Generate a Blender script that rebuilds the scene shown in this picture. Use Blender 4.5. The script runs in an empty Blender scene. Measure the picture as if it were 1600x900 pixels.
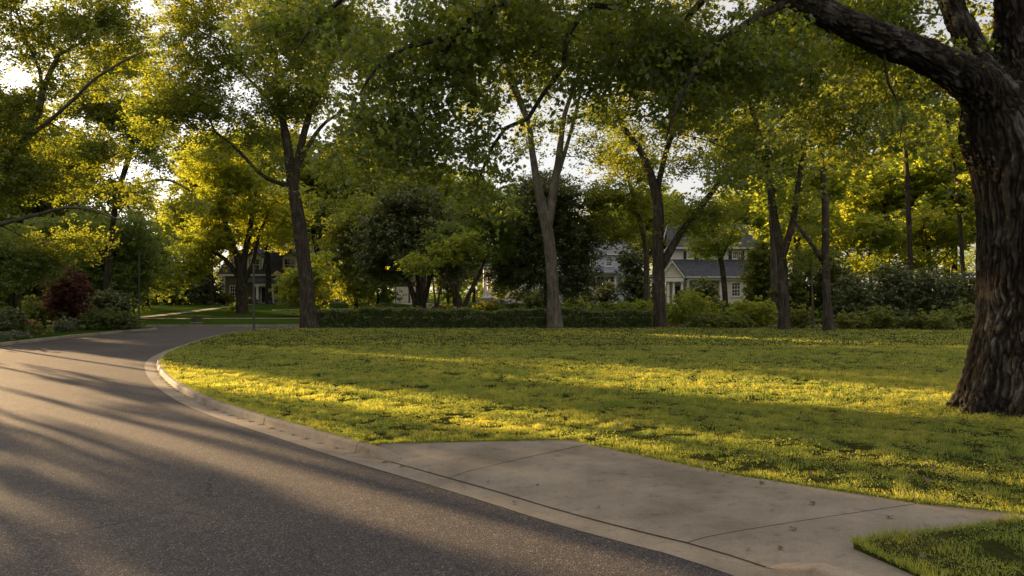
import bpy, bmesh, math, random
import numpy as np
from mathutils import Vector

# ------------------------------------------------------------------ camera, sky, sun, exposure
SC = bpy.context.scene
COL = SC.collection
CAM_H, F, HOR = 2.0, 1250.0, 462.0            # eye height (m), focal length and horizon row in 1600x900 pixels
cam_d = bpy.data.cameras.new('camera'); cam = bpy.data.objects.new('camera', cam_d); COL.objects.link(cam)
cam.location = (0, 0, CAM_H); cam.rotation_euler = (math.radians(90), 0, 0)
cam_d.sensor_width = 36; cam_d.lens = 36 * F / 1600; cam_d.shift_y = (HOR - 450) / 1600
cam_d.clip_start = 0.1; cam_d.clip_end = 3000
SC.camera = cam

SUN_EL, SUN_AZ = 9.0, 47.0                     # elevation; azimuth left of the view direction
w = bpy.data.worlds.new('World'); SC.world = w; w.use_nodes = True
nt = w.node_tree; nt.nodes.clear()
sky = nt.nodes.new('ShaderNodeTexSky'); sky.sky_type = 'NISHITA'; sky.sun_disc = False
sky.sun_elevation = math.radians(SUN_EL); sky.sun_rotation = math.radians(-SUN_AZ)
sky.air_density = 1.0; sky.dust_density = 1.4; sky.ozone_density = 2.0; sky.altitude = 100
hs = nt.nodes.new('ShaderNodeHueSaturation'); hs.inputs['Saturation'].default_value = 0.3
bg = nt.nodes.new('ShaderNodeBackground'); bg.inputs['Strength'].default_value = 0.108
wo = nt.nodes.new('ShaderNodeOutputWorld')
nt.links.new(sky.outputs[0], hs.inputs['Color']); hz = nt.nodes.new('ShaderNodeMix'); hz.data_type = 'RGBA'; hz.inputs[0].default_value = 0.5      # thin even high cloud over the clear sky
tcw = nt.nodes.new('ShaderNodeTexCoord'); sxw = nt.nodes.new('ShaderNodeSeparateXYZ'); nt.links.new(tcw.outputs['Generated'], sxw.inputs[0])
rw = nt.nodes.new('ShaderNodeMapRange'); rw.inputs['From Min'].default_value = 0.25; rw.inputs['From Max'].default_value = 0.9; rw.inputs['To Min'].default_value = 1.0; rw.inputs['To Max'].default_value = 2.4   # extra brightness added to the veil above the view, to lift the shade
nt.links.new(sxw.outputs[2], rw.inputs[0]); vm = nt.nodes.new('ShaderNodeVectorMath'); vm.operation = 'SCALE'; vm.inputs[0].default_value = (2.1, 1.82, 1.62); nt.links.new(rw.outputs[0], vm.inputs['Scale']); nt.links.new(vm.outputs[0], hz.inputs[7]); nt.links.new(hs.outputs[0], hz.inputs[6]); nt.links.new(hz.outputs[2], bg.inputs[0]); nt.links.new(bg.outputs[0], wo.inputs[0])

sun_d = bpy.data.lights.new('sun', 'SUN'); sun = bpy.data.objects.new('sun', sun_d); COL.objects.link(sun)
sun_d.energy = 5.0; sun_d.angle = math.radians(0.5); sun_d.color = (1.0, 0.66, 0.33)
az, el = math.radians(SUN_AZ), math.radians(SUN_EL)
TOSUN = Vector((-math.sin(az) * math.cos(el), math.cos(az) * math.cos(el), math.sin(el)))
sun.rotation_euler = TOSUN.to_track_quat('Z', 'Y').to_euler()

SC.view_settings.view_transform = 'Standard'; SC.view_settings.look = 'None'
SC.view_settings.exposure = 1.62; SC.view_settings.gamma = 1.0
SC.view_settings.use_curve_mapping = False
SC.render.engine = 'CYCLES'
SC.cycles.use_denoising = True
SC.cycles.max_bounces = 8; SC.cycles.diffuse_bounces = 4; SC.cycles.transmission_bounces = 6
SC.cycles.glossy_bounces = 2; SC.cycles.transparent_max_bounces = 8
SC.cycles.sample_clamp_indirect = 4.0

RNG = np.random.default_rng(7)
random.seed(7)

# ------------------------------------------------------------------ helpers
def gz(x, y):
    """height of the far grass behind the road"""
    t = max(0.0, min(1.0, (y - 56.0) / 48.0))
    return 0.12 + 0.85 * t * t * (3 - 2 * t) + max(0, y - 110) * 0.004

def P(px, py, Y):
    return ((px - 800) / F * Y, Y, CAM_H - (py - HOR) / F * Y)

def G(px, py, z=0.0):
    Y = (CAM_H - z) * F / (py - HOR)
    return ((px - 800) / F * Y, Y, z)

def setp(o, label=None, cat=None, group=None, kind=None):
    if label: o['label'] = label
    if cat: o['category'] = cat
    if group: o['group'] = group
    if kind: o['kind'] = kind
    return o

def empty(name, loc, label, cat, group=None, rz=0.0):
    o = bpy.data.objects.new(name, None); COL.objects.link(o)
    o.location = loc; o.rotation_euler = (0, 0, rz); o.empty_display_size = 0.2
    return setp(o, label, cat, group)

def link(name, me, mat=None, parent=None):
    o = bpy.data.objects.new(name, me); COL.objects.link(o)
    if mat is not None:
        for m in (mat if isinstance(mat, (list, tuple)) else [mat]): me.materials.append(m)
    if parent is not None: o.parent = parent
    return o

def np_mesh(name, V, loops, sizes, smooth=False, tint=None, mi=None):
    me = bpy.data.meshes.new(name)
    V = np.asarray(V, np.float32); loops = np.asarray(loops, np.int32); sizes = np.asarray(sizes, np.int32)
    me.vertices.add(len(V)); me.vertices.foreach_set('co', V.ravel())
    me.loops.add(len(loops)); me.loops.foreach_set('vertex_index', loops)
    me.polygons.add(len(sizes))
    st = np.concatenate([[0], np.cumsum(sizes)[:-1]]).astype(np.int32)
    me.polygons.foreach_set('loop_start', st)
    me.polygons.foreach_set('use_smooth', np.full(len(sizes), bool(smooth)))
    if mi is not None: me.polygons.foreach_set('material_index', np.asarray(mi, np.int32))
    me.update(calc_edges=True)
    if tint is not None:
        a = me.attributes.new('tint', 'FLOAT', 'FACE'); a.data.foreach_set('value', np.asarray(tint, np.float32))
    return me

class MB:
    """collects boxes, prisms and tubes, and links them as one mesh object"""
    def __init__(self): self.v, self.l, self.s, self.m = [], [], [], []
    def poly(self, pts, mi=0):
        b = len(self.v); self.v += [tuple(p) for p in pts]; self.l += list(range(b, b + len(pts))); self.s.append(len(pts)); self.m.append(mi)
    def box(self, x0, x1, y0, y1, z0, z1, mi=0):
        b = len(self.v)
        self.v += [(x0, y0, z0), (x1, y0, z0), (x1, y1, z0), (x0, y1, z0), (x0, y0, z1), (x1, y0, z1), (x1, y1, z1), (x0, y1, z1)]
        for f in ((0, 3, 2, 1), (4, 5, 6, 7), (0, 1, 5, 4), (1, 2, 6, 5), (2, 3, 7, 6), (3, 0, 4, 7)):
            self.l += [b + i for i in f]; self.s.append(4); self.m.append(mi)
        return self
    def lathe(self, x, y, prof, n=16, mi=0):
        b = len(self.v)
        for r, z in prof:
            for k in range(n):
                a = 2 * math.pi * k / n; self.v.append((x + r * math.cos(a), y + r * math.sin(a), z))
        for i in range(len(prof) - 1):
            for k in range(n):
                k2 = (k + 1) % n
                self.l += [b + i * n + k, b + i * n + k2, b + (i + 1) * n + k2, b + (i + 1) * n + k]; self.s.append(4); self.m.append(mi)
        self.l += [b + (len(prof) - 1) * n + k for k in range(n)]; self.s.append(n); self.m.append(mi)
        self.l += [b + k for k in reversed(range(n))]; self.s.append(n); self.m.append(mi)
        return self
    def prism(self, pts2, y0, y1, mi=0):
        """pts2: (x, z) outline seen from the front, counter-clockwise; extruded from y0 to y1"""
        n = len(pts2); b = len(self.v)
        self.v += [(x, y0, z) for x, z in pts2] + [(x, y1, z) for x, z in pts2]
        self.l += [b + i for i in range(n)]; self.s.append(n); self.m.append(mi)
        self.l += [b + n + i for i in reversed(range(n))]; self.s.append(n); self.m.append(mi)
        for i in range(n):
            j = (i + 1) % n; self.l += [b + j, b + i, b + n + i, b + n + j]; self.s.append(4); self.m.append(mi)
        return self
    def build(self, name, mat, parent=None):
        return link(name, np_mesh(name, self.v, self.l, self.s, mi=self.m), mat, parent)

def hash3(ix, iy, iz, seed):
    h = (ix.astype(np.int64) * 374761393 + iy.astype(np.int64) * 668265263 + iz.astype(np.int64) * 2147483647 + seed * 974711) & 0xffffffff
    h = ((h ^ (h >> 13)) * 1274126177) & 0xffffffff
    h = ((h ^ (h >> 16)) * 2246822519) & 0xffffffff
    return ((h ^ (h >> 15)) & 0xffffff) / float(0xffffff)

def vnoise(p, seed=0):
    p = np.asarray(p, float); i = np.floor(p).astype(np.int64); f = p - i; f = f * f * (3 - 2 * f)
    r = 0
    for a in (0, 1):
        for b in (0, 1):
            for c in (0, 1):
                wgt = (f[:, 0] if a else 1 - f[:, 0]) * (f[:, 1] if b else 1 - f[:, 1]) * (f[:, 2] if c else 1 - f[:, 2])
                r = r + wgt * hash3(i[:, 0] + a, i[:, 1] + b, i[:, 2] + c, seed)
    return r

def fbm(p, seed=0, octv=4):
    p = np.asarray(p, float); r = 0; a = 0.5; t = 0
    for o in range(octv):
        r = r + a * vnoise(p * 2 ** o, seed + o * 17); t += a; a *= 0.5
    return r / t

# ------------------------------------------------------------------ materials
def mat_base(name):
    m = bpy.data.materials.new(name); m.use_nodes = True; n = m.node_tree; n.nodes.clear()
    out = n.nodes.new('ShaderNodeOutputMaterial'); return m, n, out

def N(n, typ, **kw):
    nd = n.nodes.new(typ)
    for k, v in kw.items():
        if k.startswith('i_'):
            key = k[2:]
            key = int(key) if key.isdigit() else key.replace('_', ' ')
            nd.inputs[key].default_value = v
        else: setattr(nd, k, v)
    return nd

def ramp(n, fac, stops):
    r = n.nodes.new('ShaderNodeValToRGB'); cr = r.color_ramp
    while len(cr.elements) < len(stops): cr.elements.new(0.5)
    for e, (p, c) in zip(cr.elements, stops): e.position = p; e.color = (*c, 1)
    n.links.new(fac, r.inputs[0]); return r.outputs[0]

def mixc(n, fac, a, b, mode='MIX'):
    m = n.nodes.new('ShaderNodeMix'); m.data_type = 'RGBA'; m.blend_type = mode
    if isinstance(fac, (int, float)): m.inputs[0].default_value = fac
    else: n.links.new(fac, m.inputs[0])
    for i, c in ((6, a), (7, b)):
        if isinstance(c, tuple): m.inputs[i].default_value = (*c, 1)
        else: n.links.new(c, m.inputs[i])
    return m.outputs[2]

def noise(n, vec, scale, detail=4, rough=0.55):
    t = N(n, 'ShaderNodeTexNoise'); t.inputs['Scale'].default_value = scale; t.inputs['Detail'].default_value = detail; t.inputs['Roughness'].default_value = rough
    n.links.new(vec, t.inputs['Vector']); return t.outputs['Fac']

def coords(n, scale=(1, 1, 1), kind='Object'):
    tc = n.nodes.new('ShaderNodeTexCoord'); mp = n.nodes.new('ShaderNodeMapping'); mp.inputs['Scale'].default_value = scale
    n.links.new(tc.outputs[kind], mp.inputs[0]); return mp.outputs[0]

def bump(n, h, strength, dist, prev=None):
    b = n.nodes.new('ShaderNodeBump'); b.inputs['Strength'].default_value = strength; b.inputs['Distance'].default_value = dist
    n.links.new(h, b.inputs['Height'])
    if prev is not None: n.links.new(prev, b.inputs['Normal'])
    return b.outputs[0]

def principled(n, out, col, rough=0.8, nrm=None, spec=0.3):
    b = n.nodes.new('ShaderNodeBsdfPrincipled')
    if isinstance(col, tuple): b.inputs['Base Color'].default_value = (*col, 1)
    else: n.links.new(col, b.inputs['Base Color'])
    if isinstance(rough, float): b.inputs['Roughness'].default_value = rough
    else: n.links.new(rough, b.inputs['Roughness'])
    b.inputs['Specular IOR Level'].default_value = spec
    if nrm is not None: n.links.new(nrm, b.inputs['Normal'])
    n.links.new(b.outputs[0], out.inputs[0]); return b

def leaf_mat(name, lo, hi, tlo, thi, gloss=0.06, trans=0.5, rough=0.45):
    """lo/hi: leaf colour range; tlo/thi: colour of the light that comes through the leaf"""
    m, n, out = mat_base(name)
    at = N(n, 'ShaderNodeAttribute', attribute_name='tint')
    oi = N(n, 'ShaderNodeObjectInfo')
    add = N(n, 'ShaderNodeMath', operation='MULTIPLY_ADD'); n.links.new(oi.outputs['Random'], add.inputs[0]); add.inputs[1].default_value = 0.25; n.links.new(at.outputs['Fac'], add.inputs[2])
    sub = N(n, 'ShaderNodeMath', operation='SUBTRACT', use_clamp=True); n.links.new(add.outputs[0], sub.inputs[0]); sub.inputs[1].default_value = 0.125
    c = mixc(n, sub.outputs[0], lo, hi); t = mixc(n, sub.outputs[0], tlo, thi)
    d = N(n, 'ShaderNodeBsdfDiffuse'); n.links.new(c, d.inputs['Color'])
    tr = N(n, 'ShaderNodeBsdfTranslucent'); n.links.new(t, tr.inputs['Color'])
    mx = N(n, 'ShaderNodeMixShader'); mx.inputs[0].default_value = trans
    n.links.new(d.outputs[0], mx.inputs[1]); n.links.new(tr.outputs[0], mx.inputs[2])
    g = N(n, 'ShaderNodeBsdfGlossy'); g.inputs['Roughness'].default_value = rough; g.inputs['Color'].default_value = (0.9, 0.95, 0.85, 1)
    m2 = N(n, 'ShaderNodeMixShader'); m2.inputs[0].default_value = gloss
    n.links.new(mx.outputs[0], m2.inputs[1]); n.links.new(g.outputs[0], m2.inputs[2]); n.links.new(m2.outputs[0], out.inputs[0])
    return m

def bark_mat(name, dark, light, lichen, vscale=9.0, dist=0.03):
    m, n, out = mat_base(name)
    v = coords(n, (1, 1, 0.16)); v1 = coords(n)
    a = noise(n, v, vscale, 6, 0.7); b = noise(n, v1, 2.2, 5, 0.65); c3 = noise(n, v1, 14, 4, 0.6)
    c = ramp(n, a, [(0.35, dark), (0.65, light)])
    lf = ramp(n, b, [(0.52, (0, 0, 0)), (0.68, (0.7, 0.7, 0.7))])
    bw = N(n, 'ShaderNodeRGBToBW'); n.links.new(lf, bw.inputs[0])
    ml = N(n, 'ShaderNodeMath', operation='MULTIPLY'); n.links.new(bw.outputs[0], ml.inputs[0]); n.links.new(c3, ml.inputs[1])
    c = mixc(n, ml.outputs[0], c, lichen)
    nr = bump(n, a, 1.0, dist); nr = bump(n, c3, 0.5, dist * 0.4, nr)
    principled(n, out, c, 0.92, nr, 0.15); return m

def noise_col(n, vec, scale):
    t = N(n, 'ShaderNodeTexNoise'); t.inputs['Scale'].default_value = scale; t.inputs['Detail'].default_value = 5; n.links.new(vec, t.inputs['Vector']); return t.outputs['Color']

def asphalt_mat():
    m, n, out = mat_base('asphalt')
    v = coords(n)
    vor = N(n, 'ShaderNodeTexVoronoi', feature='F1'); vor.inputs['Scale'].default_value = 100; n.links.new(v, vor.inputs['Vector'])
    big = noise(n, v, 0.35, 4); mid = noise(n, v, 5, 5)
    bw = N(n, 'ShaderNodeRGBToBW'); n.links.new(vor.outputs['Color'], bw.inputs[0])
    stones = ramp(n, bw.outputs[0], [(0.2, (0.024, 0.0225, 0.0235)), (0.55, (0.054, 0.049, 0.050)), (0.8, (0.10, 0.09, 0.086)), (0.93, (0.26, 0.225, 0.195))])
    lighter = ramp(n, big, [(0.35, (0.85, 0.85, 0.87)), (0.7, (1.2, 1.17, 1.12))])
    c = mixc(n, 1.0, stones, lighter, 'MULTIPLY')
    dirt = ramp(n, mid, [(0.35, (0.85, 0.85, 0.85)), (0.7, (1.12, 1.1, 1.08))])
    c = mixc(n, 1.0, c, dirt, 'MULTIPLY')
    wv = mixc(n, 0.35, v, noise_col(n, v, 1.3)); ck = N(n, 'ShaderNodeTexVoronoi', feature='DISTANCE_TO_EDGE'); ck.inputs['Scale'].default_value = 0.30; n.links.new(wv, ck.inputs['Vector'])
    cm = ramp(n, ck.outputs['Distance'], [(0.0, (0.35, 0.33, 0.32)), (0.0035, (1, 1, 1))]); cmask = ramp(n, noise(n, v, 0.45, 2), [(0.5, (0, 0, 0)), (0.58, (1, 1, 1))]); bwm = N(n, 'ShaderNodeRGBToBW'); n.links.new(cmask, bwm.inputs[0])
    c = mixc(n, bwm.outputs[0], c, mixc(n, 1.0, c, cm, 'MULTIPLY'))
    h = N(n, 'ShaderNodeMath', operation='SUBTRACT'); h.inputs[0].default_value = 1.0; n.links.new(vor.outputs['Distance'], h.inputs[1])
    nr = bump(n, h.outputs[0], 0.9, 0.006); nr = bump(n, mid, 0.3, 0.02, nr)
    principled(n, out, c, 0.8, nr, 0.28); return m

def concrete_mat(name, base, stain, bumpd=0.003):
    m, n, out = mat_base(name)
    v = coords(n); big = noise(n, v, 0.9, 6, 0.65); fine = noise(n, v, 60, 3, 0.7); mid = noise(n, v, 7, 6, 0.7)
    c = ramp(n, big, [(0.35, stain), (0.62, base)])
    c = mixc(n, 1.0, c, ramp(n, fine, [(0.3, (0.8, 0.8, 0.8)), (0.7, (1.15, 1.15, 1.15))]), 'MULTIPLY')
    c = mixc(n, 1.0, c, ramp(n, mid, [(0.28, (0.62, 0.6, 0.56)), (0.45, (1, 1, 1)), (0.75, (1.1, 1.08, 1.05))]), 'MULTIPLY')
    nr = bump(n, fine, 0.6, bumpd); nr = bump(n, mid, 0.5, bumpd * 2, nr)
    principled(n, out, c, 0.85, nr, 0.25); return m

def lawn_mat(name='lawn_grass', stops=((0.3, (0.034, 0.066, 0.013)), (0.55, (0.050, 0.088, 0.017)), (0.75, (0.072, 0.102, 0.024)))):
    m, n, out = mat_base(name)
    v = coords(n); a = noise(n, v, 0.5, 5); b = noise(n, v, 9, 5, 0.7); f = noise(n, v, 55, 4, 0.75)
    c = ramp(n, a, list(stops))
    c = mixc(n, 1.0, c, ramp(n, f, [(0.3, (0.5, 0.5, 0.45)), (0.5, (1, 1, 1)), (0.72, (1.7, 1.6, 1.3))]), 'MULTIPLY')
    c = mixc(n, 1.0, c, ramp(n, b, [(0.3, (0.65, 0.65, 0.6)), (0.6, (1.1, 1.1, 1.1))]), 'MULTIPLY')
    nr = bump(n, f, 1.0, 0.03); nr = bump(n, b, 0.8, 0.10, nr)
    principled(n, out, c, 1.0, nr, 0.0); return m

def siding_mat(name, col, pitch=0.15):
    m, n, out = mat_base(name)
    v = coords(n); sx = N(n, 'ShaderNodeSeparateXYZ'); n.links.new(v, sx.inputs[0])
    d = N(n, 'ShaderNodeMath', operation='DIVIDE'); n.links.new(sx.outputs[2], d.inputs[0]); d.inputs[1].default_value = pitch
    fr = N(n, 'ShaderNodeMath', operation='FRACT'); n.links.new(d.outputs[0], fr.inputs[0])
    c = mixc(n, 1.0, ramp(n, fr.outputs[0], [(0.0, (0.45, 0.45, 0.45)), (0.12, (0.95, 0.95, 0.95)), (1.0, (1, 1, 1))]), col, 'MULTIPLY')
    c = mixc(n, 1.0, c, ramp(n, noise(n, v, 1.5, 5), [(0.3, (0.85, 0.85, 0.85)), (0.7, (1.05, 1.05, 1.05))]), 'MULTIPLY')
    nr = bump(n, fr.outputs[0], 0.8, 0.02)
    principled(n, out, c, 0.6, nr, 0.3); return m

def shingle_mat(name, col):
    m, n, out = mat_base(name)
    v = coords(n, (1, 1, 1)); br = N(n, 'ShaderNodeTexBrick'); br.inputs['Scale'].default_value = 1.0
    br.inputs['Brick Width'].default_value = 0.35; br.inputs['Row Height'].default_value = 0.16; br.inputs['Mortar Size'].default_value = 0.012
    br.inputs['Color1'].default_value = (*[c * 0.75 for c in col], 1); br.inputs['Color2'].default_value = (*[c * 1.2 for c in col], 1); br.inputs['Mortar'].default_value = (*[c * 0.4 for c in col], 1)
    mp = N(n, 'ShaderNodeMapping'); mp.inputs['Rotation'].default_value = (math.radians(90), 0, 0); n.links.new(v, mp.inputs[0]); n.links.new(mp.outputs[0], br.inputs['Vector'])
    principled(n, out, br.outputs[0], 0.8, None, 0.25); return m

def plain_mat(name, col, rough=0.5, spec=0.4, var=0.12, metal=0.0):
    m, n, out = mat_base(name)
    v = coords(n); c = mixc(n, 1.0, ramp(n, noise(n, v, 3, 5, 0.6), [(0.3, (1 - var,) * 3), (0.7, (1 + var,) * 3)]), col, 'MULTIPLY')
    b = principled(n, out, c, rough, None, spec); b.inputs['Metallic'].default_value = metal; return m

def glass_mat():
    m, n, out = mat_base('window_glass')
    v = coords(n); c = ramp(n, noise(n, v, 1.2, 3), [(0.4, (0.012, 0.013, 0.014)), (0.7, (0.05, 0.045, 0.035))])
    principled(n, out, c, 0.08, None, 1.0); return m

M = {}
M['asphalt'] = asphalt_mat()
M['concrete'] = concrete_mat('concrete', (0.245, 0.215, 0.17), (0.15, 0.13, 0.10))
M['kerb'] = concrete_mat('kerb_concrete', (0.28, 0.24, 0.185), (0.16, 0.135, 0.105), 0.005)
M['joint'] = plain_mat('joint_dirt', (0.035, 0.03, 0.024), 0.9, 0.1)
M['lawn'] = lawn_mat(); M['thatch'] = lawn_mat('lawn_thatch', ((0.3, (0.036, 0.046, 0.014)), (0.55, (0.052, 0.062, 0.020)), (0.75, (0.080, 0.076, 0.032))))
M['bark'] = bark_mat('bark_grey', (0.014, 0.011, 0.008), (0.072, 0.058, 0.042), (0.15, 0.145, 0.11))
M['bark_pale'] = bark_mat('bark_pale', (0.04, 0.034, 0.025), (0.13, 0.115, 0.085), (0.22, 0.21, 0.17), 7.0)
M['bark_big'] = bark_mat('bark_old', (0.010, 0.008, 0.006), (0.062, 0.050, 0.038), (0.20, 0.20, 0.185), 18.0, 0.02)
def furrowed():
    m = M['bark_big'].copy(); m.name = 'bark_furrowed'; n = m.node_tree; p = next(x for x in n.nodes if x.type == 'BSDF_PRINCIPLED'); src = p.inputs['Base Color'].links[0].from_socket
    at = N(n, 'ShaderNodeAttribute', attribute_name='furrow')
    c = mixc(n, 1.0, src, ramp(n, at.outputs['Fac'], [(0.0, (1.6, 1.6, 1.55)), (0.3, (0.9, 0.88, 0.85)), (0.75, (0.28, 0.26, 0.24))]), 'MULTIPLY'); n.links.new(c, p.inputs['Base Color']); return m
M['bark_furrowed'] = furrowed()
M['leaf'] = leaf_mat('leaf_green', (0.048, 0.084, 0.017), (0.10, 0.125, 0.024), (0.24, 0.33, 0.025), (0.58, 0.56, 0.035), trans=0.55)
M['leaf_near'] = leaf_mat('leaf_oak', (0.042, 0.078, 0.018), (0.075, 0.105, 0.022), (0.20, 0.30, 0.025), (0.50, 0.50, 0.035), trans=0.52)
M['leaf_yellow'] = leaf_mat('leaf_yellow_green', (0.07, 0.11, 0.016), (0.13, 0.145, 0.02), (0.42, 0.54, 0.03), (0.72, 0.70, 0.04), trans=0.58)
M['leaf_soft'] = leaf_mat('leaf_soft_green', (0.055, 0.10, 0.025), (0.095, 0.14, 0.034), (0.24, 0.34, 0.04), (0.44, 0.50, 0.05))
M['leaf_dark'] = leaf_mat('leaf_evergreen', (0.045, 0.072, 0.022), (0.082, 0.105, 0.034), (0.13, 0.17, 0.02), (0.32, 0.31, 0.03), gloss=0.10, trans=0.34, rough=0.4)
M['leaf_shrub'] = leaf_mat('leaf_shrub', (0.042, 0.078, 0.017), (0.088, 0.125, 0.024), (0.22, 0.29, 0.025), (0.50, 0.46, 0.03))
M['leaf_purple'] = leaf_mat('leaf_purple', (0.055, 0.018, 0.014), (0.10, 0.035, 0.025), (0.14, 0.03, 0.015), (0.24, 0.06, 0.025))
M['leaf_grey'] = leaf_mat('leaf_silver', (0.09, 0.11, 0.08), (0.16, 0.18, 0.13), (0.2, 0.24, 0.1), (0.3, 0.3, 0.12))
M['hedge'] = leaf_mat('leaf_hedge', (0.036, 0.064, 0.016), (0.085, 0.115, 0.026), (0.16, 0.22, 0.02), (0.38, 0.36, 0.03), trans=0.35)
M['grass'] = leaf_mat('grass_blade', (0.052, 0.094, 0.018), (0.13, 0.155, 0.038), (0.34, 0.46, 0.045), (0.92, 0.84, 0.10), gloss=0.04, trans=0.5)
M['dead_leaf'] = leaf_mat('leaf_fallen', (0.07, 0.035, 0.015), (0.14, 0.075, 0.03), (0.1, 0.05, 0.01), (0.2, 0.1, 0.02), trans=0.15)
M['flower'] = plain_mat('flower_red', (0.55, 0.10, 0.08), 0.5)
M['white'] = plain_mat('white_paint', (0.72, 0.70, 0.66), 0.45, 0.4, 0.05)
M['siding_white'] = siding_mat('siding_white', (0.76, 0.71, 0.62))
M['siding_blue'] = siding_mat('siding_bluish_white', (0.55, 0.60, 0.68))
M['siding_grey'] = siding_mat('siding_grey_green', (0.15, 0.155, 0.11))
M['slate'] = shingle_mat('slate_roof', (0.055, 0.060, 0.072))
M['slate_dark'] = shingle_mat('dark_slate_roof', (0.05, 0.052, 0.058))
M['slate_pale'] = shingle_mat('pale_slate_roof', (0.17, 0.18, 0.22))
M['brick'] = shingle_mat('red_brick', (0.22, 0.075, 0.045))
M['glass'] = glass_mat()
M['curtain'] = plain_mat('curtain_cloth', (0.5, 0.45, 0.33), 0.9)
M['shutter'] = plain_mat('dark_shutter', (0.02, 0.025, 0.03), 0.5)
M['step'] = plain_mat('step_stone', (0.22, 0.22, 0.22), 0.85)
M['post'] = plain_mat('post_paint', (0.045, 0.048, 0.035), 0.55)
M['box_paint'] = plain_mat('utility_paint', (0.07, 0.07, 0.05), 0.6)
M['soil'] = plain_mat('mulch', (0.045, 0.03, 0.02), 0.95, 0.1, 0.4)

# ------------------------------------------------------------------ ground, road, kerbs, driveway
def smooth_line(pts, step=0.35):
    """Catmull-Rom through 2D points, resampled"""
    p = np.array(pts, float); q = np.vstack([2 * p[0] - p[1], p, 2 * p[-1] - p[-2]]); out = []
    for i in range(1, len(q) - 2):
        d = np.linalg.norm(q[i + 1] - q[i]); k = max(2, int(d / step)); k = min(k, 60)
        for t in np.linspace(0, 1, k, endpoint=False):
            out.append(0.5 * ((2 * q[i]) + (-q[i - 1] + q[i + 1]) * t + (2 * q[i - 1] - 5 * q[i] + 4 * q[i + 1] - q[i + 2]) * t * t + (-q[i - 1] + 3 * q[i] - 3 * q[i + 1] + q[i + 2]) * t ** 3))
    out.append(q[-2]); return np.array(out)

def px2(pts, z=0.0): return [G(a, b, z)[:2] for a, b in pts]

# edge of the asphalt, from near the camera round the bend to the far right
edge_px = [(1100, 884), (1000, 855), (906, 830), (812, 802), (744, 780), (625, 744), (521, 713), (432, 684), (380, 667), (311, 643), (269, 622), (243, 603), (228, 583), (228, 566), (245, 554), (275, 542.5), (310, 532), (345, 524)]
edge = px2(edge_px)
edge = [(6.6, -0.6), (4.2, 2.3), (2.6, 4.25)] + edge + [(-14.6, 45.5), (-11.8, 48.0), (-7.5, 49.0), (0, 49.2), (60, 49.6), (200, 50)]
edge = smooth_line(edge)
def offset(line, d):
    t = np.gradient(line, axis=0); t /= np.linalg.norm(t, axis=1)[:, None]
    return line + np.stack([t[:, 1], -t[:, 0]], 1) * d        # positive: to the right of travel
def offs(line, d): return offset(line, d)
GW, KW, KH = 0.31, 0.15, 0.12
gut = offs(edge, GW)
gut_k = offs(edge, GW + 0.02)
kback = offs(edge, GW + KW)
outer = [(-30, -12), (-19, 4), (-18.6, 15), (-20.3, 31.5), (-21.0, 38.0), (-21.2, 43.5), (-24.5, 48.6), (-60, 51.0)]
outer = smooth_line(outer, 0.8)

def fill(name, pts, z, mat, kind='structure', skirt=0.0):
    bm = bmesh.new(); vs = [bm.verts.new((x, y, z)) for x, y in pts]
    es = [bm.edges.new((vs[i], vs[(i + 1) % len(vs)])) for i in range(len(vs))]
    bmesh.ops.triangle_fill(bm, use_beauty=True, use_dissolve=False, edges=es)
    bmesh.ops.recalc_face_normals(bm, faces=bm.faces)
    if bm.faces and sum(f.normal.z for f in bm.faces) < 0: bmesh.ops.reverse_faces(bm, faces=bm.faces)
    if skirt:
        lo = [bm.verts.new((x, y, z - skirt)) for x, y in pts]
        for i in range(len(vs)): j = (i + 1) % len(vs); bm.faces.new((vs[i], vs[j], lo[j], lo[i]))
    me = bpy.data.meshes.new(name); bm.to_mesh(me); bm.free()
    return setp(link(name, me, mat), kind=kind)

# ground: one sheet to the horizon, a hand below the paving near the camera and rising behind the road
xs = np.unique(np.concatenate([np.linspace(-1500, -150, 12), np.linspace(-150, 150, 61), np.linspace(150, 1500, 12)]))
ys = np.unique(np.concatenate([[-200, -60, 0, 30, 51.83, 51.95], np.linspace(55, 120, 40), np.linspace(120, 2500, 30)]))
gv = [(x, y, (gz(x, y) - 0.005) if y > 51.88 else -0.05) for y in ys for x in xs]
nx = len(xs); gl = []
for j in range(len(ys) - 1):
    for i in range(nx - 1): gl += [j * nx + i, j * nx + i + 1, (j + 1) * nx + i + 1, (j + 1) * nx + i]
setp(link('ground', np_mesh('ground', gv, gl, [4] * (len(gl) // 4)), M['lawn']), kind='structure')

far_edge = [(-24.3, 53.1), (200, 53.3)]
fill('road', list(map(tuple, edge)) + [(200, 51.8), (-60, 51.8)] + list(map(tuple, outer[::-1])), 0.0, M['asphalt'])

def strip(name, A, B, z0, z1, mat):
    n = len(A); V = [(a[0], a[1], z0) for a in A] + [(b[0], b[1], z1) for b in B]; L = []
    for i in range(n - 1): L += [i, n + i, n + i + 1, i + 1][::-1]
    o = link(name, np_mesh(name, V, L, [4] * (n - 1)), mat); return setp(o, kind='structure')
strip('gutter', edge, gut_k, 0.004, 0.008, M['concrete'])

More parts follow.
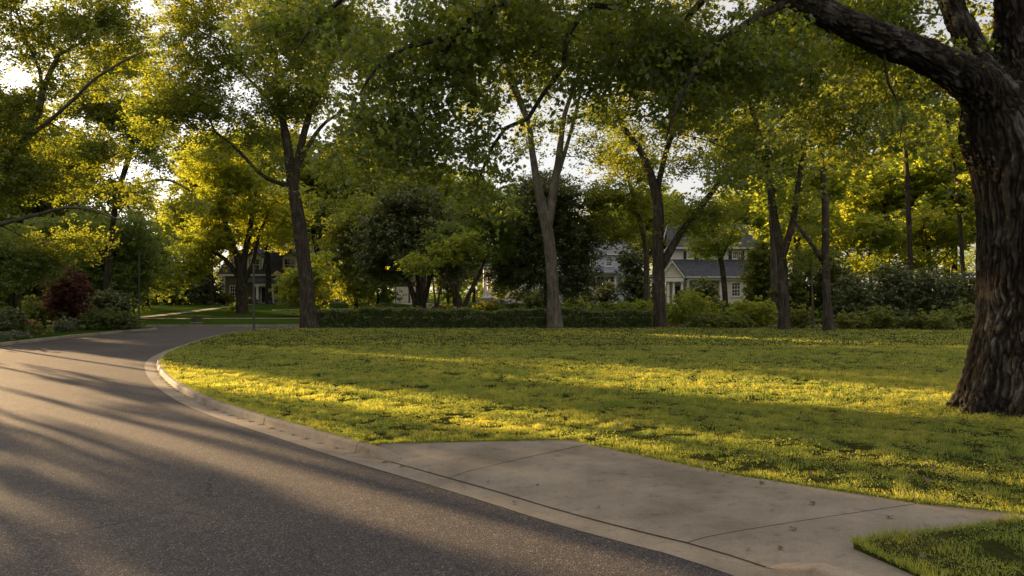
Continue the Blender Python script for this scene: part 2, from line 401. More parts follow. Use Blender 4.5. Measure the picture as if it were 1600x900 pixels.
def kerb(name, line, d0, h=KH, wtop=KW, seg=2.9, z0=0.0, taper_start=0, taper_end=0, hmin=0.02):
    """kerb swept along LINE from offset D0; cut in stones with open joints"""
    L = np.concatenate([[0], np.cumsum(np.linalg.norm(np.diff(line, axis=0), axis=1))])
    n_seg = max(1, int(round(L[-1] / seg))); mb = MB(); t = np.gradient(line, axis=0); t /= np.linalg.norm(t, axis=1)[:, None]
    nr = np.stack([t[:, 1], -t[:, 0]], 1)
    for k in range(n_seg):
        a, b = L[-1] * k / n_seg + 0.010, L[-1] * (k + 1) / n_seg - 0.010
        ss = np.unique(np.concatenate([[a], L[(L > a + 0.02) & (L < b - 0.02)], [b]]))
        rows = []
        for s in ss:
            x, y = np.interp(s, L, line[:, 0]), np.interp(s, L, line[:, 1]); ux, uy = np.interp(s, L, nr[:, 0]), np.interp(s, L, nr[:, 1])
            hh = h
            if taper_start and s < taper_start: hh = hmin + (h - hmin) * s / taper_start
            if taper_end and L[-1] - s < taper_end: hh = hmin + (h - hmin) * (L[-1] - s) / taper_end
            prof = [(0.0, -0.05), (0.0, 0.004), (0.018, hh - 0.022), (0.026, hh - 0.008), (0.042, hh), (wtop, hh + 0.002), (wtop, -0.05)]
            rows.append([(x + ux * (d0 + q), y + uy * (d0 + q), z0 + zz) for q, zz in prof])
        b0 = len(mb.v); m = len(rows[0])
        for r in rows: mb.v += r
        for i in range(len(rows) - 1):
            for j in range(m - 1): mb.l += [b0 + i * m + j, b0 + (i + 1) * m + j, b0 + (i + 1) * m + j + 1, b0 + i * m + j + 1]; mb.s.append(4); mb.m.append(0)
        for e, rev in ((0, False), (len(rows) - 1, True)):
            f = [b0 + e * m + j for j in range(m)]; mb.l += f if not rev else f[::-1]; mb.s.append(m); mb.m.append(0)
    o = mb.build(name, M['kerb']); return setp(o, kind='structure')

kend = G(560, 706)[1]; i_end = int(np.argmin(np.abs(edge[:, 1] - (kend - 0.2)) + (edge[:, 0] > 3) * 99))
i_flare = int(np.argmin(np.linalg.norm(edge - np.array(G(600, 736)[:2]), axis=1)))
kerb('kerb_inner', edge[i_end:], GW)
kerb('kerb_inner_flare', edge[i_flare:i_end + 1], GW, taper_start=0.8, seg=5, hmin=0.015)
i_k2 = int(np.argmin(np.linalg.norm(offs(edge, GW) - np.array(G(1262, 884)[:2]), axis=1)))
kerb('kerb_near', edge[:i_k2 + 1], GW, taper_end=0.32, hmin=0.015)
kerb('kerb_far', smooth_line([(-60, 51.8), (-20, 51.8), (200, 51.8)][::-1], 3.0), 0.0)
kerb('kerb_outer', outer[::-1][:-8], 0.0)
kb_out = outer - (kback[0] - kback[0])
lo_pts = [tuple(p) for p in offs(outer[::-1], 0.14)]
fill('verge_lawn', lo_pts + [(-160, -12), (-160, 51.0)], 0.122, M['lawn'])

# driveway apron: a grid between the gutter seam and its back edge, with joints across
seam_k = [px2([p])[0] for p in [(583, 719), (694, 743), (870, 790), (1065, 841), (1262, 884)]]
back_l = [px2(q, 0.11) for q in [[(592, 693), (900, 686.5), (921, 694.5)], [(921, 694.5), (1150, 742)], [(1150, 742), (1440, 787)], [(1440, 787), (1590, 803), (1650, 807)]]]
seam_line = offs(edge, GW + 0.0)
def seam_pt(p):
    i = int(np.argmin(np.linalg.norm(seam_line - np.array(p), axis=1))); return i
si = [seam_pt(p) for p in seam_k]
def along(poly, t):
    p = np.array(poly); L = np.concatenate([[0], np.cumsum(np.linalg.norm(np.diff(p, axis=0), axis=1))]); s = t * L[-1]
    return np.array([np.interp(s, L, p[:, 0]), np.interp(s, L, p[:, 1])])
mb = MB(); cols = []; flags = []
for k in range(4):
    a, b = si[k], si[k + 1]
    seg = seam_line[min(a, b):max(a, b) + 1]; seg = seg if a < b else seg[::-1]
    for t in ([0.0] if k == 0 else []) + list(np.linspace(0.02, 0.98, 22)) + [0.991, 1.0]:
        cols.append((along(seg, t), along(back_l[k], t))); 
    flags.append(len(cols))
APR = cols
vs_ = list(np.linspace(0, 1, 15)); nv = len(vs_)
def ap_z(v): return 0.010 + 0.104 * (v ** 0.5)
for s, bk in cols:
    for v in vs_:
        p = s * (1 - v) + bk * v; mb.v.append((p[0], p[1], ap_z(v)))
jcols = {flags[0] - 2, flags[2] - 2}
for i in range(len(cols) - 1):
    for j in range(nv - 1):
        mb.l += [i * nv + j, i * nv + j + 1, (i + 1) * nv + j + 1, (i + 1) * nv + j][::-1]; mb.s.append(4); mb.m.append(1 if i in jcols else 0)
# skirt
b = len(mb.v)
drive = mb.build('driveway', [M['concrete'], M['joint']]); setp(drive, kind='structure')
# seam between gutter and driveway
A = np.array([c[0] for c in cols]); strip('driveway_seam_line', A - 0.0, offs(A, -0.014) if False else A + np.array([0.007, 0.012]), 0.0155, 0.0165, M['joint'])

back_edge = [tuple(c[1]) for c in cols]
side_edge = [tuple(APR[-1][0] * (1 - v) + APR[-1][1] * v) for v in np.linspace(1, 0.27, 12)]
corner = [tuple(APR[-1][0]), tuple(APR[-1][0] * 0.66 + APR[-1][1] * 0.34), tuple(kback[i_k2 - 6]), tuple(seam_line[i_k2 - 6])]
lawn_poly = [tuple(p) for p in kback[i_end:][::-1]] + [(APR[0][0] * 0.35 + APR[0][1] * 0.65)] + back_edge + side_edge + [tuple(p) for p in kback[:i_k2 - 3][::-1]] + [(9, -6), (60, -6), (60, 30), (200, 40)]
lawn_poly = [(float(a), float(b)) for a, b in lawn_poly]
fill('lawn', lawn_poly, 0.118, M['thatch'], skirt=0.15)
cv = []; c0, c1 = APR[-1]; k0, k1 = kback[i_k2 - 1], kback[i_k2 - 6]
for t in np.linspace(0, 1, 9):
    v = 0.36 * t; s = c0 * (1 - v) + c1 * v; e_ = k0 * (1 - t) + k1 * t
    cv += [(s[0], s[1], ap_z(v) + 0.001), (e_[0], e_[1], 0.02 + 0.095 * min(1.0, t * 1.5))]
setp(link('driveway_corner', np_mesh('driveway_corner', cv, [q for m in range(8) for q in (2 * m, 2 * m + 1, 2 * m + 3, 2 * m + 2)], [4] * 8), M['concrete']), kind='structure')

LP = np.array(lawn_poly)
def inside(pts, poly):
    x, y = pts[:, 0], pts[:, 1]; c = np.zeros(len(pts), bool); n = len(poly); j = n - 1
    for i in range(n):
        xi, yi = poly[i]; xj, yj = poly[j]
        m = ((yi > y) != (yj > y))
        if yi != yj: c ^= m & (x < (xj - xi) * (y - yi) / (yj - yi) + xi)
        j = i
    return c

# ------------------------------------------------------------------ grass (nobody could count it)
def blades(pts, h, wd, rng, z0=0.118):
    n = len(pts); a = rng.uniform(0, 2 * math.pi, n); lean = rng.normal(0, 0.55, n) * h; la = rng.uniform(0, 2 * math.pi, n)
    dx, dy = np.cos(a) * wd, np.sin(a) * wd
    base = np.stack([pts[:, 0], pts[:, 1], np.full(n, z0 - 0.004)], 1)
    d = np.stack([dx, dy, np.zeros(n)], 1)
    tip = base + np.stack([np.cos(la) * lean, np.sin(la) * lean, h], 1)
    V = np.stack([base - d, base + d, tip], 1).reshape(-1, 3)
    return V, np.arange(3 * n), np.full(n, 3)

def sample_lawn(rng, n, y0, y1, poly=LP, margin=1.03):
    Y = rng.uniform(y0, y1, n) if y1 - y0 < 4 else y0 + (y1 - y0) * rng.random(n)
    n = int(n * 1.25); Y = y0 + (y1 - y0) * rng.random(n); X = rng.uniform(-0.70, 1.0, n) * Y * margin + 0.8 * (rng.random(n) < 0.0)
    keep = rng.random(n) < (Y / y1)            # even per square metre
    p = np.stack([X, Y], 1)[keep]
    return p[inside(p, poly)]

def build_grass():
    rng = np.random.default_rng(3); Vs, Ls, Ss, Ts = [], [], [], []; base = 0
    def addm(V, L, S, T):
        nonlocal base
        Vs.append(V); Ls.append(L + base); Ss.append(S); Ts.append(T); base += len(V)
    for (y0, y1, n, hh, ww) in ((4.6, 9.5, 170000, 0.040, 0.0032), (9.5, 14, 330000, 0.042, 0.0042), (14, 20, 260000, 0.055, 0.007), (20, 30, 200000, 0.05, 0.011), (30, 49, 160000, 0.05, 0.018)):
        p = sample_lawn(rng, n, y0, y1)
        p3 = np.stack([p[:, 0], p[:, 1], np.zeros(len(p))], 1)
        c = fbm(p3 * 1.1, 5, 3); c2 = vnoise(p3 * 5.0, 9)
        k = 0.7 * c2 + 0.3 * vnoise(p3 * 13.0, 19) + 0.5 * c > 0.58
        p, c, c2 = p[k], c[k], c2[k]
        c3 = vnoise(np.stack([p[:, 0], p[:, 1], 0 * p[:, 0]], 1) * 11.0, 71); h = hh * (0.25 + 2.2 * (0.6 * c2 + 0.4 * c3) ** 2 * rng.uniform(0.4, 1.3, len(p)))
        V, L, S = blades(p, h, ww * rng.uniform(0.7, 1.4, len(p)), rng)
        addm(V, L, S, np.clip(1.7 * (c - 0.5) + 0.9 * (c3 - 0.5) + 0.42 + 0.2 * rng.normal(0, 1, len(p)), 0, 1))
    # blades leaning over the cut edges of the turf
    ring = LP; seg_l = np.linalg.norm(np.roll(ring, -1, 0) - ring, axis=1); keep = []
    for i in range(len(ring)):
        p0, p1 = ring[i], ring[(i + 1) % len(ring)]; mid = (p0 + p1) / 2
        if mid[1] > 24 or mid[1] < 4 or abs(mid[0]) > mid[1] * 0.75 or seg_l[i] > 20: continue
        k = int(seg_l[i] * (620 if mid[1] < 12 else 320)); t = rng.random(k)[:, None]; d = (p1 - p0) / max(seg_l[i], 1e-6); nrm = np.array([d[1], -d[0]])
        keep.append(np.hstack([p0 + (p1 - p0) * t, np.tile(nrm, (k, 1))]))
    E = np.concatenate(keep); cl = vnoise(np.hstack([E[:, :2] * 6, np.zeros((len(E), 1))]), 91); tst = E[:, :2] + E[:, 2:] * 0.05; sg = np.where(inside(tst, LP), -1.0, 1.0)[:, None]
    E2 = E[:, :2] + E[:, 2:] * sg * rng.normal(0.0, 0.02, (len(E), 1)); hh2 = 0.03 + (0.08 + 0.05 * (E[:, 1] < 7.4)) * cl * rng.random(len(E)); ww2 = 0.0035 * rng.uniform(0.7, 1.6, len(E)) * np.clip(E[:, 1] / 9, 0.8, 2)
    V, L, S = blades(E2, hh2, ww2, rng); V = V.reshape(-1, 3, 3); V[:, 2, :2] += E[:, 2:] * sg * (0.05 * cl * rng.random(len(E)))[:, None]; V[:, 2, 2] -= 0.02 * rng.random(len(E)); addm(V.reshape(-1, 3), L, S, np.clip(rng.normal(0.4, 0.25, len(E)), 0, 1))
    # rougher, taller grass round the foot of the big tree
    k = 9000; an = rng.uniform(0, 2 * math.pi, k); rr = 1.0 + np.abs(rng.normal(0, 0.45, k)); p = np.stack([8.4 + np.cos(an) * rr, 13 + np.sin(an) * rr], 1)
    V, L, S = blades(p, 0.03 + 0.10 * rng.random(k) * vnoise(np.stack([p[:, 0] * 4, p[:, 1] * 4, 0 * an], 1), 12), 0.005 * rng.uniform(0.7, 1.4, k), rng); addm(V, L, S, np.clip(rng.normal(0.3, 0.2, k), 0, 1))
    # broad-leaved weeds among the grass near the camera: small tilted leaves
    for (y0, y1, n, s) in ((4.6, 10, 110000, 0.015), (10, 16, 210000, 0.019), (16, 28, 170000, 0.028)):
        p = sample_lawn(rng, n, y0, y1); p3 = np.stack([p[:, 0], p[:, 1], np.zeros(len(p))], 1)
        k = vnoise(p3 * 2.2, 31) * 0.6 + 0.4 * vnoise(p3 * 7, 33) > 0.47; p = p[k]; n_ = len(p)
        z = 0.118 + rng.uniform(0.2, 1.0, n_) * 0.09 * np.clip(vnoise(p3[k] * 3.1, 57) * 1.5 - 0.25, 0.1, 1); C = np.stack([p[:, 0], p[:, 1], z], 1)
        V, L, S = leaf_quads(C, s * rng.uniform(0.6, 1.5, n_), rng, tilt=1.1)
        addm(V, L, S, np.clip(rng.normal(0.33, 0.22, n_), 0, 1))
    me = np_mesh('grass', np.concatenate(Vs), np.concatenate(Ls), np.concatenate(Ss), tint=np.concatenate(Ts))
    o = link('grass', me, M['grass']); setp(o, 'short patchy grass and clover growing over the open lawn', 'grass', kind='stuff')

# ------------------------------------------------------------------ leaves
def frames(n, rng, tilt, droop=0.0):
    """random leaf frames: normals around up, spread by TILT"""
    nn = np.stack([rng.normal(0, tilt, n), rng.normal(0, tilt, n), np.ones(n)], 1); nn /= np.linalg.norm(nn, axis=1)[:, None]
    a = rng.uniform(0, 2 * math.pi, n); d = np.stack([np.cos(a), np.sin(a), np.full(n, -droop) + rng.normal(0, 0.25, n)], 1)
    d -= nn * (d * nn).sum(1)[:, None]; d /= np.linalg.norm(d, axis=1)[:, None]
    return nn, d, np.cross(nn, d)

def leaf_quads(C, size, rng, tilt=0.7, droop=0.3, width=0.42):
    n = len(C); nn, d, b = frames(n, rng, tilt, droop); s = np.asarray(size)[:, None] if np.ndim(size) else size
    V = np.stack([C - d * s * 0.5, C + b * s * width + nn * s * 0.12, C + d * s * 0.55, C - b * s * width + nn * s * 0.12], 1).reshape(-1, 3)
    return V, np.arange(4 * n), np.full(n, 4)

_lob = [(0, 0.0), (0.16, 0.10), (0.46, 0.10), (0.30, 0.27), (0.60, 0.48), (0.33, 0.52), (0.28, 0.74), (0.13, 0.70), (0.0, 1.05)]
LOBE = np.array(_lob + [(-x, y) for x, y in _lob[-2:0:-1]])
def leaf_lobed(C, size, rng, tilt=0.8, droop=0.5):
    n = len(C); nn, d, b = frames(n, rng, tilt, droop); s = np.asarray(size)[:, None] if np.ndim(size) else size; m = len(LOBE)
    V = np.empty((n, m, 3))
    for i, (x, y) in enumerate(LOBE): V[:, i] = C + (b * x + d * (y - 0.5) + nn * (0.35 * abs(x) - 0.18 * y * y)) * s
    return V.reshape(-1, 3), np.arange(m * n), np.full(n, m)

def crown_mesh(name, tips, rng, leaves=200, size=0.15, spread=0.55, flat=0.6, twigs=9, shape='quad', tilt=0.75, droop=0.35, tmean=0.5):
    nt = len(tips); tw = np.repeat(tips, twigs, 0) + rng.normal(0, 1, (nt * twigs, 3)) * np.array([spread, spread, spread * flat])
    per = max(1, leaves // twigs); C = np.repeat(tw, per, 0) + rng.normal(0, 1, (nt * twigs * per, 3)) * np.array([1, 1, 0.7]) * spread * 0.235
    sz = size * rng.uniform(0.6, 1.3, len(C))
    tint = np.clip(tmean + np.repeat(rng.normal(0, 0.22, nt), twigs * per) + rng.normal(0, 0.18, len(C)), 0, 1)
    V, L, S = (leaf_lobed if shape == 'lobed' else leaf_quads)(C, sz, rng, tilt, droop)
    return np_mesh(name, V, L, S, tint=tint)

# ------------------------------------------------------------------ tree skeletons
def tube(mb, pts, rad, n, wob=0.0, rng=None):
    pts = np.asarray(pts, float); t = np.gradient(pts, axis=0); t /= np.maximum(np.linalg.norm(t, axis=1), 1e-9)[:, None]
    ref = np.array([1.0, 0, 0]) if abs(t[0][2]) > 0.6 else np.array([0, 0, 1.0])
    u = ref - t[0] * ref.dot(t[0]); u /= np.linalg.norm(u); b = len(mb.v); ang = np.arange(n) * 2 * math.pi / n
    for i in range(len(pts)):
        u = u - t[i] * u.dot(t[i]); u /= max(np.linalg.norm(u), 1e-9); v = np.cross(t[i], u); r = rad[i]
        rr = r * (1 + (wob * rng.normal(0, 1, n) if wob else 0))
        ring = pts[i] + (np.cos(ang) * rr)[:, None] * u + (np.sin(ang) * rr)[:, None] * v
        mb.v += [tuple(q) for q in ring]
    for i in range(len(pts) - 1):
        for k in range(n):
            k2 = (k + 1) % n; mb.l += [b + i * n + k, b + i * n + k2, b + (i + 1) * n + k2, b + (i + 1) * n + k]; mb.s.append(4); mb.m.append(0)

def dense(line, step):
    """subdivide a polyline of (x, y, z, r) smoothly"""
    p = np.array(line, float)
    if len(p) < 3:
        k = max(2, int(np.linalg.norm(p[1, :3] - p[0, :3]) / step)); t = np.linspace(0, 1, k + 1)[:, None]; return p[0] * (1 - t) + p[1] * t
    q = np.vstack([2 * p[0] - p[1], p, 2 * p[-1] - p[-2]]); out = []
    for i in range(1, len(q) - 2):
        k = max(1, int(np.linalg.norm(q[i + 1, :3] - q[i, :3]) / step))
        for t in np.linspace(0, 1, k, endpoint=False):
            out.append(0.5 * ((2 * q[i]) + (-q[i - 1] + q[i + 1]) * t + (2 * q[i - 1] - 5 * q[i] + 4 * q[i + 1] - q[i + 2]) * t * t + (-q[i - 1] + 3 * q[i] - 3 * q[i + 1] + q[i + 2]) * t ** 3))
    out.append(q[-2]); o = np.array(out); o[:, 3] = np.maximum(o[:, 3], 0.01); return o

def grow(lines, tips, rng, step=0.7, zmin=3.0, tip_r=0.014, droop=0.15, drawr=0.0, thin=1.0):
    """lines: given limbs (x,y,z,r) - the first is the trunk; tips: points the twigs must reach. Returns a mesh builder."""
    pos, par, minr = [], [], []
    for li, ln in enumerate(lines):
        d = dense(ln, step * 0.7)
        start = -1
        if li and pos:
            a = np.array(pos); start = int(np.argmin(np.linalg.norm(a - d[0, :3], axis=1)))
        for k, q in enumerate(d):
            pos.append(q[:3].copy()); minr.append(q[3]); par.append(start if k == 0 else len(pos) - 2)
    ng = len(pos); a = np.array(pos)
    ok = [i for i in range(ng) if a[i, 2] >= zmin] or list(range(ng))
    if len(tips):
        d0 = np.array([np.min(np.linalg.norm(a[ok] - t, axis=1)) for t in tips]); order = np.argsort(d0)
        act = np.array(ok); P_ = a[act]
        cap = ng + len(tips) * 14; buf = np.empty((cap, 3)); ids = np.empty(cap, int); nb = len(act); buf[:nb] = P_; ids[:nb] = act
        for ti in order:
            t = tips[ti]; dd = buf[:nb] - t; dist = np.linalg.norm(dd, axis=1) + 0.5 * np.maximum(dd[:, 2], 0)    # prefer to branch from below
            j = int(np.argmin(dist)); s = buf[j]; i0 = ids[j]; D = np.linalg.norm(t - s); k = int(min(12, max(1, round(D / step))))
            c = (s + t) / 2 + np.array([0, 0, D * droop]) + rng.normal(0, 0.10 * D, 3); last = i0
            for q in range(1, k + 1):
                u = q / k; pt = (1 - u) ** 2 * s + 2 * u * (1 - u) * c + u * u * t
                if q < k: pt = pt + rng.normal(0, 0.03 * step, 3)
                pos.append(pt); minr.append(tip_r * 0.6); par.append(last); last = len(pos) - 1; buf[nb] = pt; ids[nb] = last; nb += 1
    n = len(pos); pos = np.array(pos); acc = np.zeros(n); kids = [[] for _ in range(n)]
    for i in range(n):
        if par[i] >= 0: kids[par[i]].append(i)
    rad = np.zeros(n); e = 2.3
    order = sorted(range(n), key=lambda i: -i)
    # parents of grown nodes always come earlier; given limbs attach to earlier nodes too
    for i in order:
        r = (acc[i]) ** (1 / e) if acc[i] > 0 else tip_r
        rad[i] = max(r if i >= ng else 0, minr[i] * (thin if i < ng else 1))
        if par[i] >= 0: acc[par[i]] += rad[i] ** e if i >= ng else 0
    mb = MB(); done = np.zeros(n, bool)
    heads = [i for i in range(n) if par[i] < 0]; stack = heads[:]
    while stack:
        h = stack.pop(); chain = ([par[h]] if par[h] >= 0 else []) + [h]; cur = h
        while kids[cur]:
            ks = kids[cur]; same = [k for k in ks if cur < ng and k == cur + 1 and k < ng]
            nxt = same[0] if same else max(ks, key=lambda k: rad[k]); 
            stack += [k for k in ks if k != nxt]; chain.append(nxt); cur = nxt
        pts = pos[chain]; rr = rad[chain].copy()
        if par[h] >= 0: rr[0] = rr[1] * 1.15
        rr[-1] *= 0.5
        if rr.max() < drawr: continue
        m = rr.max(); sides = 20 if m > 0.3 else 10 if m > 0.1 else 6 if m > 0.04 else 4
        tube(mb, pts, rr, sides, 0.035 if m > 0.1 else 0, rng)
    return mb

def sample_blobs(blobs, n, rng, gap=0.42, cell=1.6, seed=1):
    """blobs: (cx, cy, cz, rx, ry, rz)"""
    B = np.array(blobs, float); vol = B[:, 3] * B[:, 4] * B[:, 5]; wts = vol ** 0.8; wts /= wts.sum(); out = []
    while sum(map(len, out)) < n:
        k = rng.choice(len(B), n, p=wts); d = rng.normal(0, 1, (n, 3)); d /= np.linalg.norm(d, axis=1)[:, None]; r = rng.random(n) ** 0.42
        p = B[k, :3] + d * r[:, None] * B[k, 3:]
        p = p[vnoise(p / cell, seed) > gap]
        out.append(p)
    return np.concatenate(out)[:n]

def pxblobs(bl, Y, dr=None):
    s = Y / F; out = []
    for b in bl:
        px, py, rx, ry = b[:4]; dy = b[4] if len(b) > 4 else 0.0; dd = b[5] if len(b) > 5 else (dr or max(1.2, 0.9 * rx * s))
        c = P(px, py, Y + dy); out.append((c[0], c[1], c[2], rx * s, dd, ry * s))
    return out

def pxline(l, Y, wig=0.0):
    out = []
    for q in l:
        yy = Y + (q[3] if len(q) > 3 else 0.0); c = P(q[0], q[1], yy); out.append((c[0], c[1], c[2], q[2] * Y / F))
    return out

def flare(line, k=1.5, h=1.0):
    """widen the foot of a trunk line"""
    l = [tuple(q) for q in line]; a = l[0]
    b = l[1]; out = [(a[0], a[1], a[2] - 0.25, a[3] * k), (a[0], a[1], a[2] + 0.12, a[3] * (1 + (k - 1) * 0.55))]
    t = min(0.9, h / max(0.1, b[2] - a[2])); out.append(tuple(a[i] + (b[i] - a[i]) * t for i in range(3)) + (a[3] * 1.03,))
    return out + l[1:]

def px_tree(name, label, cat, Y, lines, blobs, n=300, leaves=170, size=0.17, spread=0.6, lm='leaf', bm_='bark', gap=0.42, zmin=3.2, seed=1, group=None, dr=None, tmean=0.5, cell=1.6, flk=1.45, step=0.7, twigs=13, flat=0.6, shape='quad'):
    rng = np.random.default_rng(seed); L = [[(q[0], q[1], q[2], q[3] * 0.84) for q in pxline(l, Y)] for l in lines]; n = int(n * 1.5) if n > 180 else n
    foot = L[0][0]; z0 = 0.118 if Y < 53 else gz(foot[0], Y)
    L[0][0] = (foot[0], foot[1], z0, foot[3]); L[0] = flare(L[0], flk)
    tips = sample_blobs(pxblobs(blobs, Y, dr), n, rng, gap, cell, seed)
    tips = tips[tips[:, 2] > z0 + 0.4]
    loc = np.array([foot[0], foot[1], z0])
    mb = grow(L, tips, rng, step, zmin)
    mb.v = (np.array(mb.v) - loc).tolist()
    e = empty(name, tuple(loc), label, cat, group)
    t = link('trunk', np_mesh('trunk', mb.v, mb.l, mb.s, smooth=True), M[bm_], e)
    c = link('crown', crown_mesh('crown', tips - loc, rng, int(leaves * 1.4), size * 0.85, spread * 1.08, flat, twigs, shape, tmean=tmean), M[lm], e)
    return e

def bush(name, label, cat, Y, blobs, n=90, leaves=120, size=0.1, spread=0.22, lm='leaf_shrub', seed=1, group=None, gap=0.2, dr=None, zbase=None, tmean=0.5):
    rng = np.random.default_rng(seed); B = pxblobs(blobs, Y, dr)
    x = float(np.mean([b[0] for b in B])); z0 = zbase if zbase is not None else (0.118 if Y < 53 else gz(x, Y))
    tips = sample_blobs(B, n, rng, gap, 0.5, seed); tips = tips[tips[:, 2] > z0 + 0.05]
    loc = np.array([x, Y, z0]); e = empty(name, tuple(loc), label, cat, group)
    k = max(3, len(B) * 2); lines = [[(x + rng.normal(0, 0.12), Y + rng.normal(0, 0.12), z0 - 0.1, 0.035), (x + rng.normal(0, 0.3), Y + rng.normal(0, 0.3), z0 + 0.45 * (max(b[2] for b in B) - z0), 0.02)] for _ in range(k)]
    mb = grow(lines, tips[::3], rng, 0.35, z0 + 0.1, 0.006)
    link('stem', np_mesh('stem', (np.array(mb.v) - loc), mb.l, mb.s, smooth=True), M['bark'], e)
    link('foliage', crown_mesh('foliage', tips - loc, rng, leaves, size, spread, 0.8, 6, tmean=tmean), M[lm], e)
    return e

build_grass()

# ------------------------------------------------------------------ houses
class Loc:
    """front view of a building: pixels at its distance to metres, relative to its foot"""
    def __init__(s, px, Y):
        s.Y = Y; s.o = ((px - 800) / F * Y, Y, gz((px - 800) / F * Y, Y) - 0.05)
    def x(s, px, Y=None): return (px - 800) / F * (Y or s.Y) - s.o[0]
    def z(s, py, Y=None): return CAM_H - (py - HOR) / F * (Y or s.Y) - s.o[2]
    def y(s, Y): return Y - s.Y

def window(L, root, px0, px1, py0, py1, Y, cols=2, rows=4, name='window', shutters=False, curtain=False):
    x0, x1, z0, z1, y = L.x(px0, Y), L.x(px1, Y), L.z(py1, Y), L.z(py0, Y), L.y(Y)
    t = 0.10; m = MB()
    m.box(x0, x0 + t, y - 0.06, y, z0, z1).box(x1 - t, x1, y - 0.06, y, z0, z1).box(x0 + t, x1 - t, y - 0.06, y, z1 - t, z1)
    m.box(x0 - 0.05, x1 + 0.05, y - 0.10, y, z0 - 0.08, z0)
    m.box(x0 + t, x1 - t, y - 0.055, y, z0, z0 + 0.07)
    zm = (z0 + z1) / 2; m.box(x0 + t, x1 - t, y - 0.05, y, zm - 0.035, zm + 0.035)
    for i in range(1, cols):
        xx = x0 + t + (x1 - x0 - 2 * t) * i / cols; m.box(xx - 0.02, xx + 0.02, y - 0.04, y, z0 + 0.07, z1 - t)
    for j in range(1, rows):
        if j * 2 == rows: continue
        zz = z0 + (z1 - z0) * j / rows; m.box(x0 + t, x1 - t, y - 0.038, y, zz - 0.018, zz + 0.018)
    o = m.build(name, M['white'], root)
    g = MB().box(x0 + t, x1 - t, y - 0.016, y - 0.004, z0 + 0.05, z1 - t).build('pane', M['glass'], o)
    if curtain:
        MB().box(x0 + t, x0 + t + (x1 - x0) * 0.28, y - 0.030, y - 0.020, z0 + 0.07, z1 - t).box(x1 - t - (x1 - x0) * 0.28, x1 - t, y - 0.030, y - 0.020, z0 + 0.07, z1 - t).build('curtain', M['curtain'], o)
    if shutters:
        ww = (x1 - x0) * 0.38
        for a in (x0 - ww - 0.06, x1 + 0.06):
            s = MB().box(a, a + ww, y - 0.05, y, z0 - 0.02, z1 + 0.02)
            for k in range(12):
                zz = z0 + (z1 - z0) * (k + 0.5) / 12; s.box(a + 0.05, a + ww - 0.05, y - 0.065, y - 0.05, zz - 0.03, zz + 0.02)
            s.build('shutter', M['shutter'], root)
    return o

def column(root, x, y, z0, z1, r=0.15, name='column'):
    m = MB(); h = z1 - z0
    m.box(x - r * 1.35, x + r * 1.35, y - r * 1.35, y + r * 1.35, z0, z0 + 0.12)
    m.lathe(x, y, [(r * 1.2, z0 + 0.12), (r * 1.2, z0 + 0.18), (r, z0 + 0.24), (r * 0.98, z0 + h * 0.4), (r * 0.84, z1 - 0.22), (r * 1.1, z1 - 0.18), (r * 1.1, z1 - 0.12)], 18)
    m.box(x - r * 1.3, x + r * 1.3, y - r * 1.3, y + r * 1.3, z1 - 0.12, z1)
    return m.build(name, M['white'], root)

def slope(mb, xa, xb, ya, za, xc, xd, yb, zb, t=0.12):
    """roof plane: front edge xa..xb at (ya, za), back edge xc..xd at (yb, zb)"""
    A = [(xa, ya, za), (xb, ya, za), (xd, yb, zb), (xc, yb, zb)]; B = [(p[0], p[1], p[2] - t) for p in A]
    mb.poly(A); mb.poly(B[::-1])
    for i in range(4):
        j = (i + 1) % 4; mb.poly([A[j], A[i], B[i], B[j]])

def boards(root, mb):
    for k in range(len(mb.s) // 6):
        q = MB(); q.v = mb.v[k * 8:k * 8 + 8]; q.l = [i - k * 8 for i in mb.l[k * 24:k * 24 + 24]]; q.s = [4] * 6; q.m = [0] * 6
        q.build('corner_board', M['white'], root)

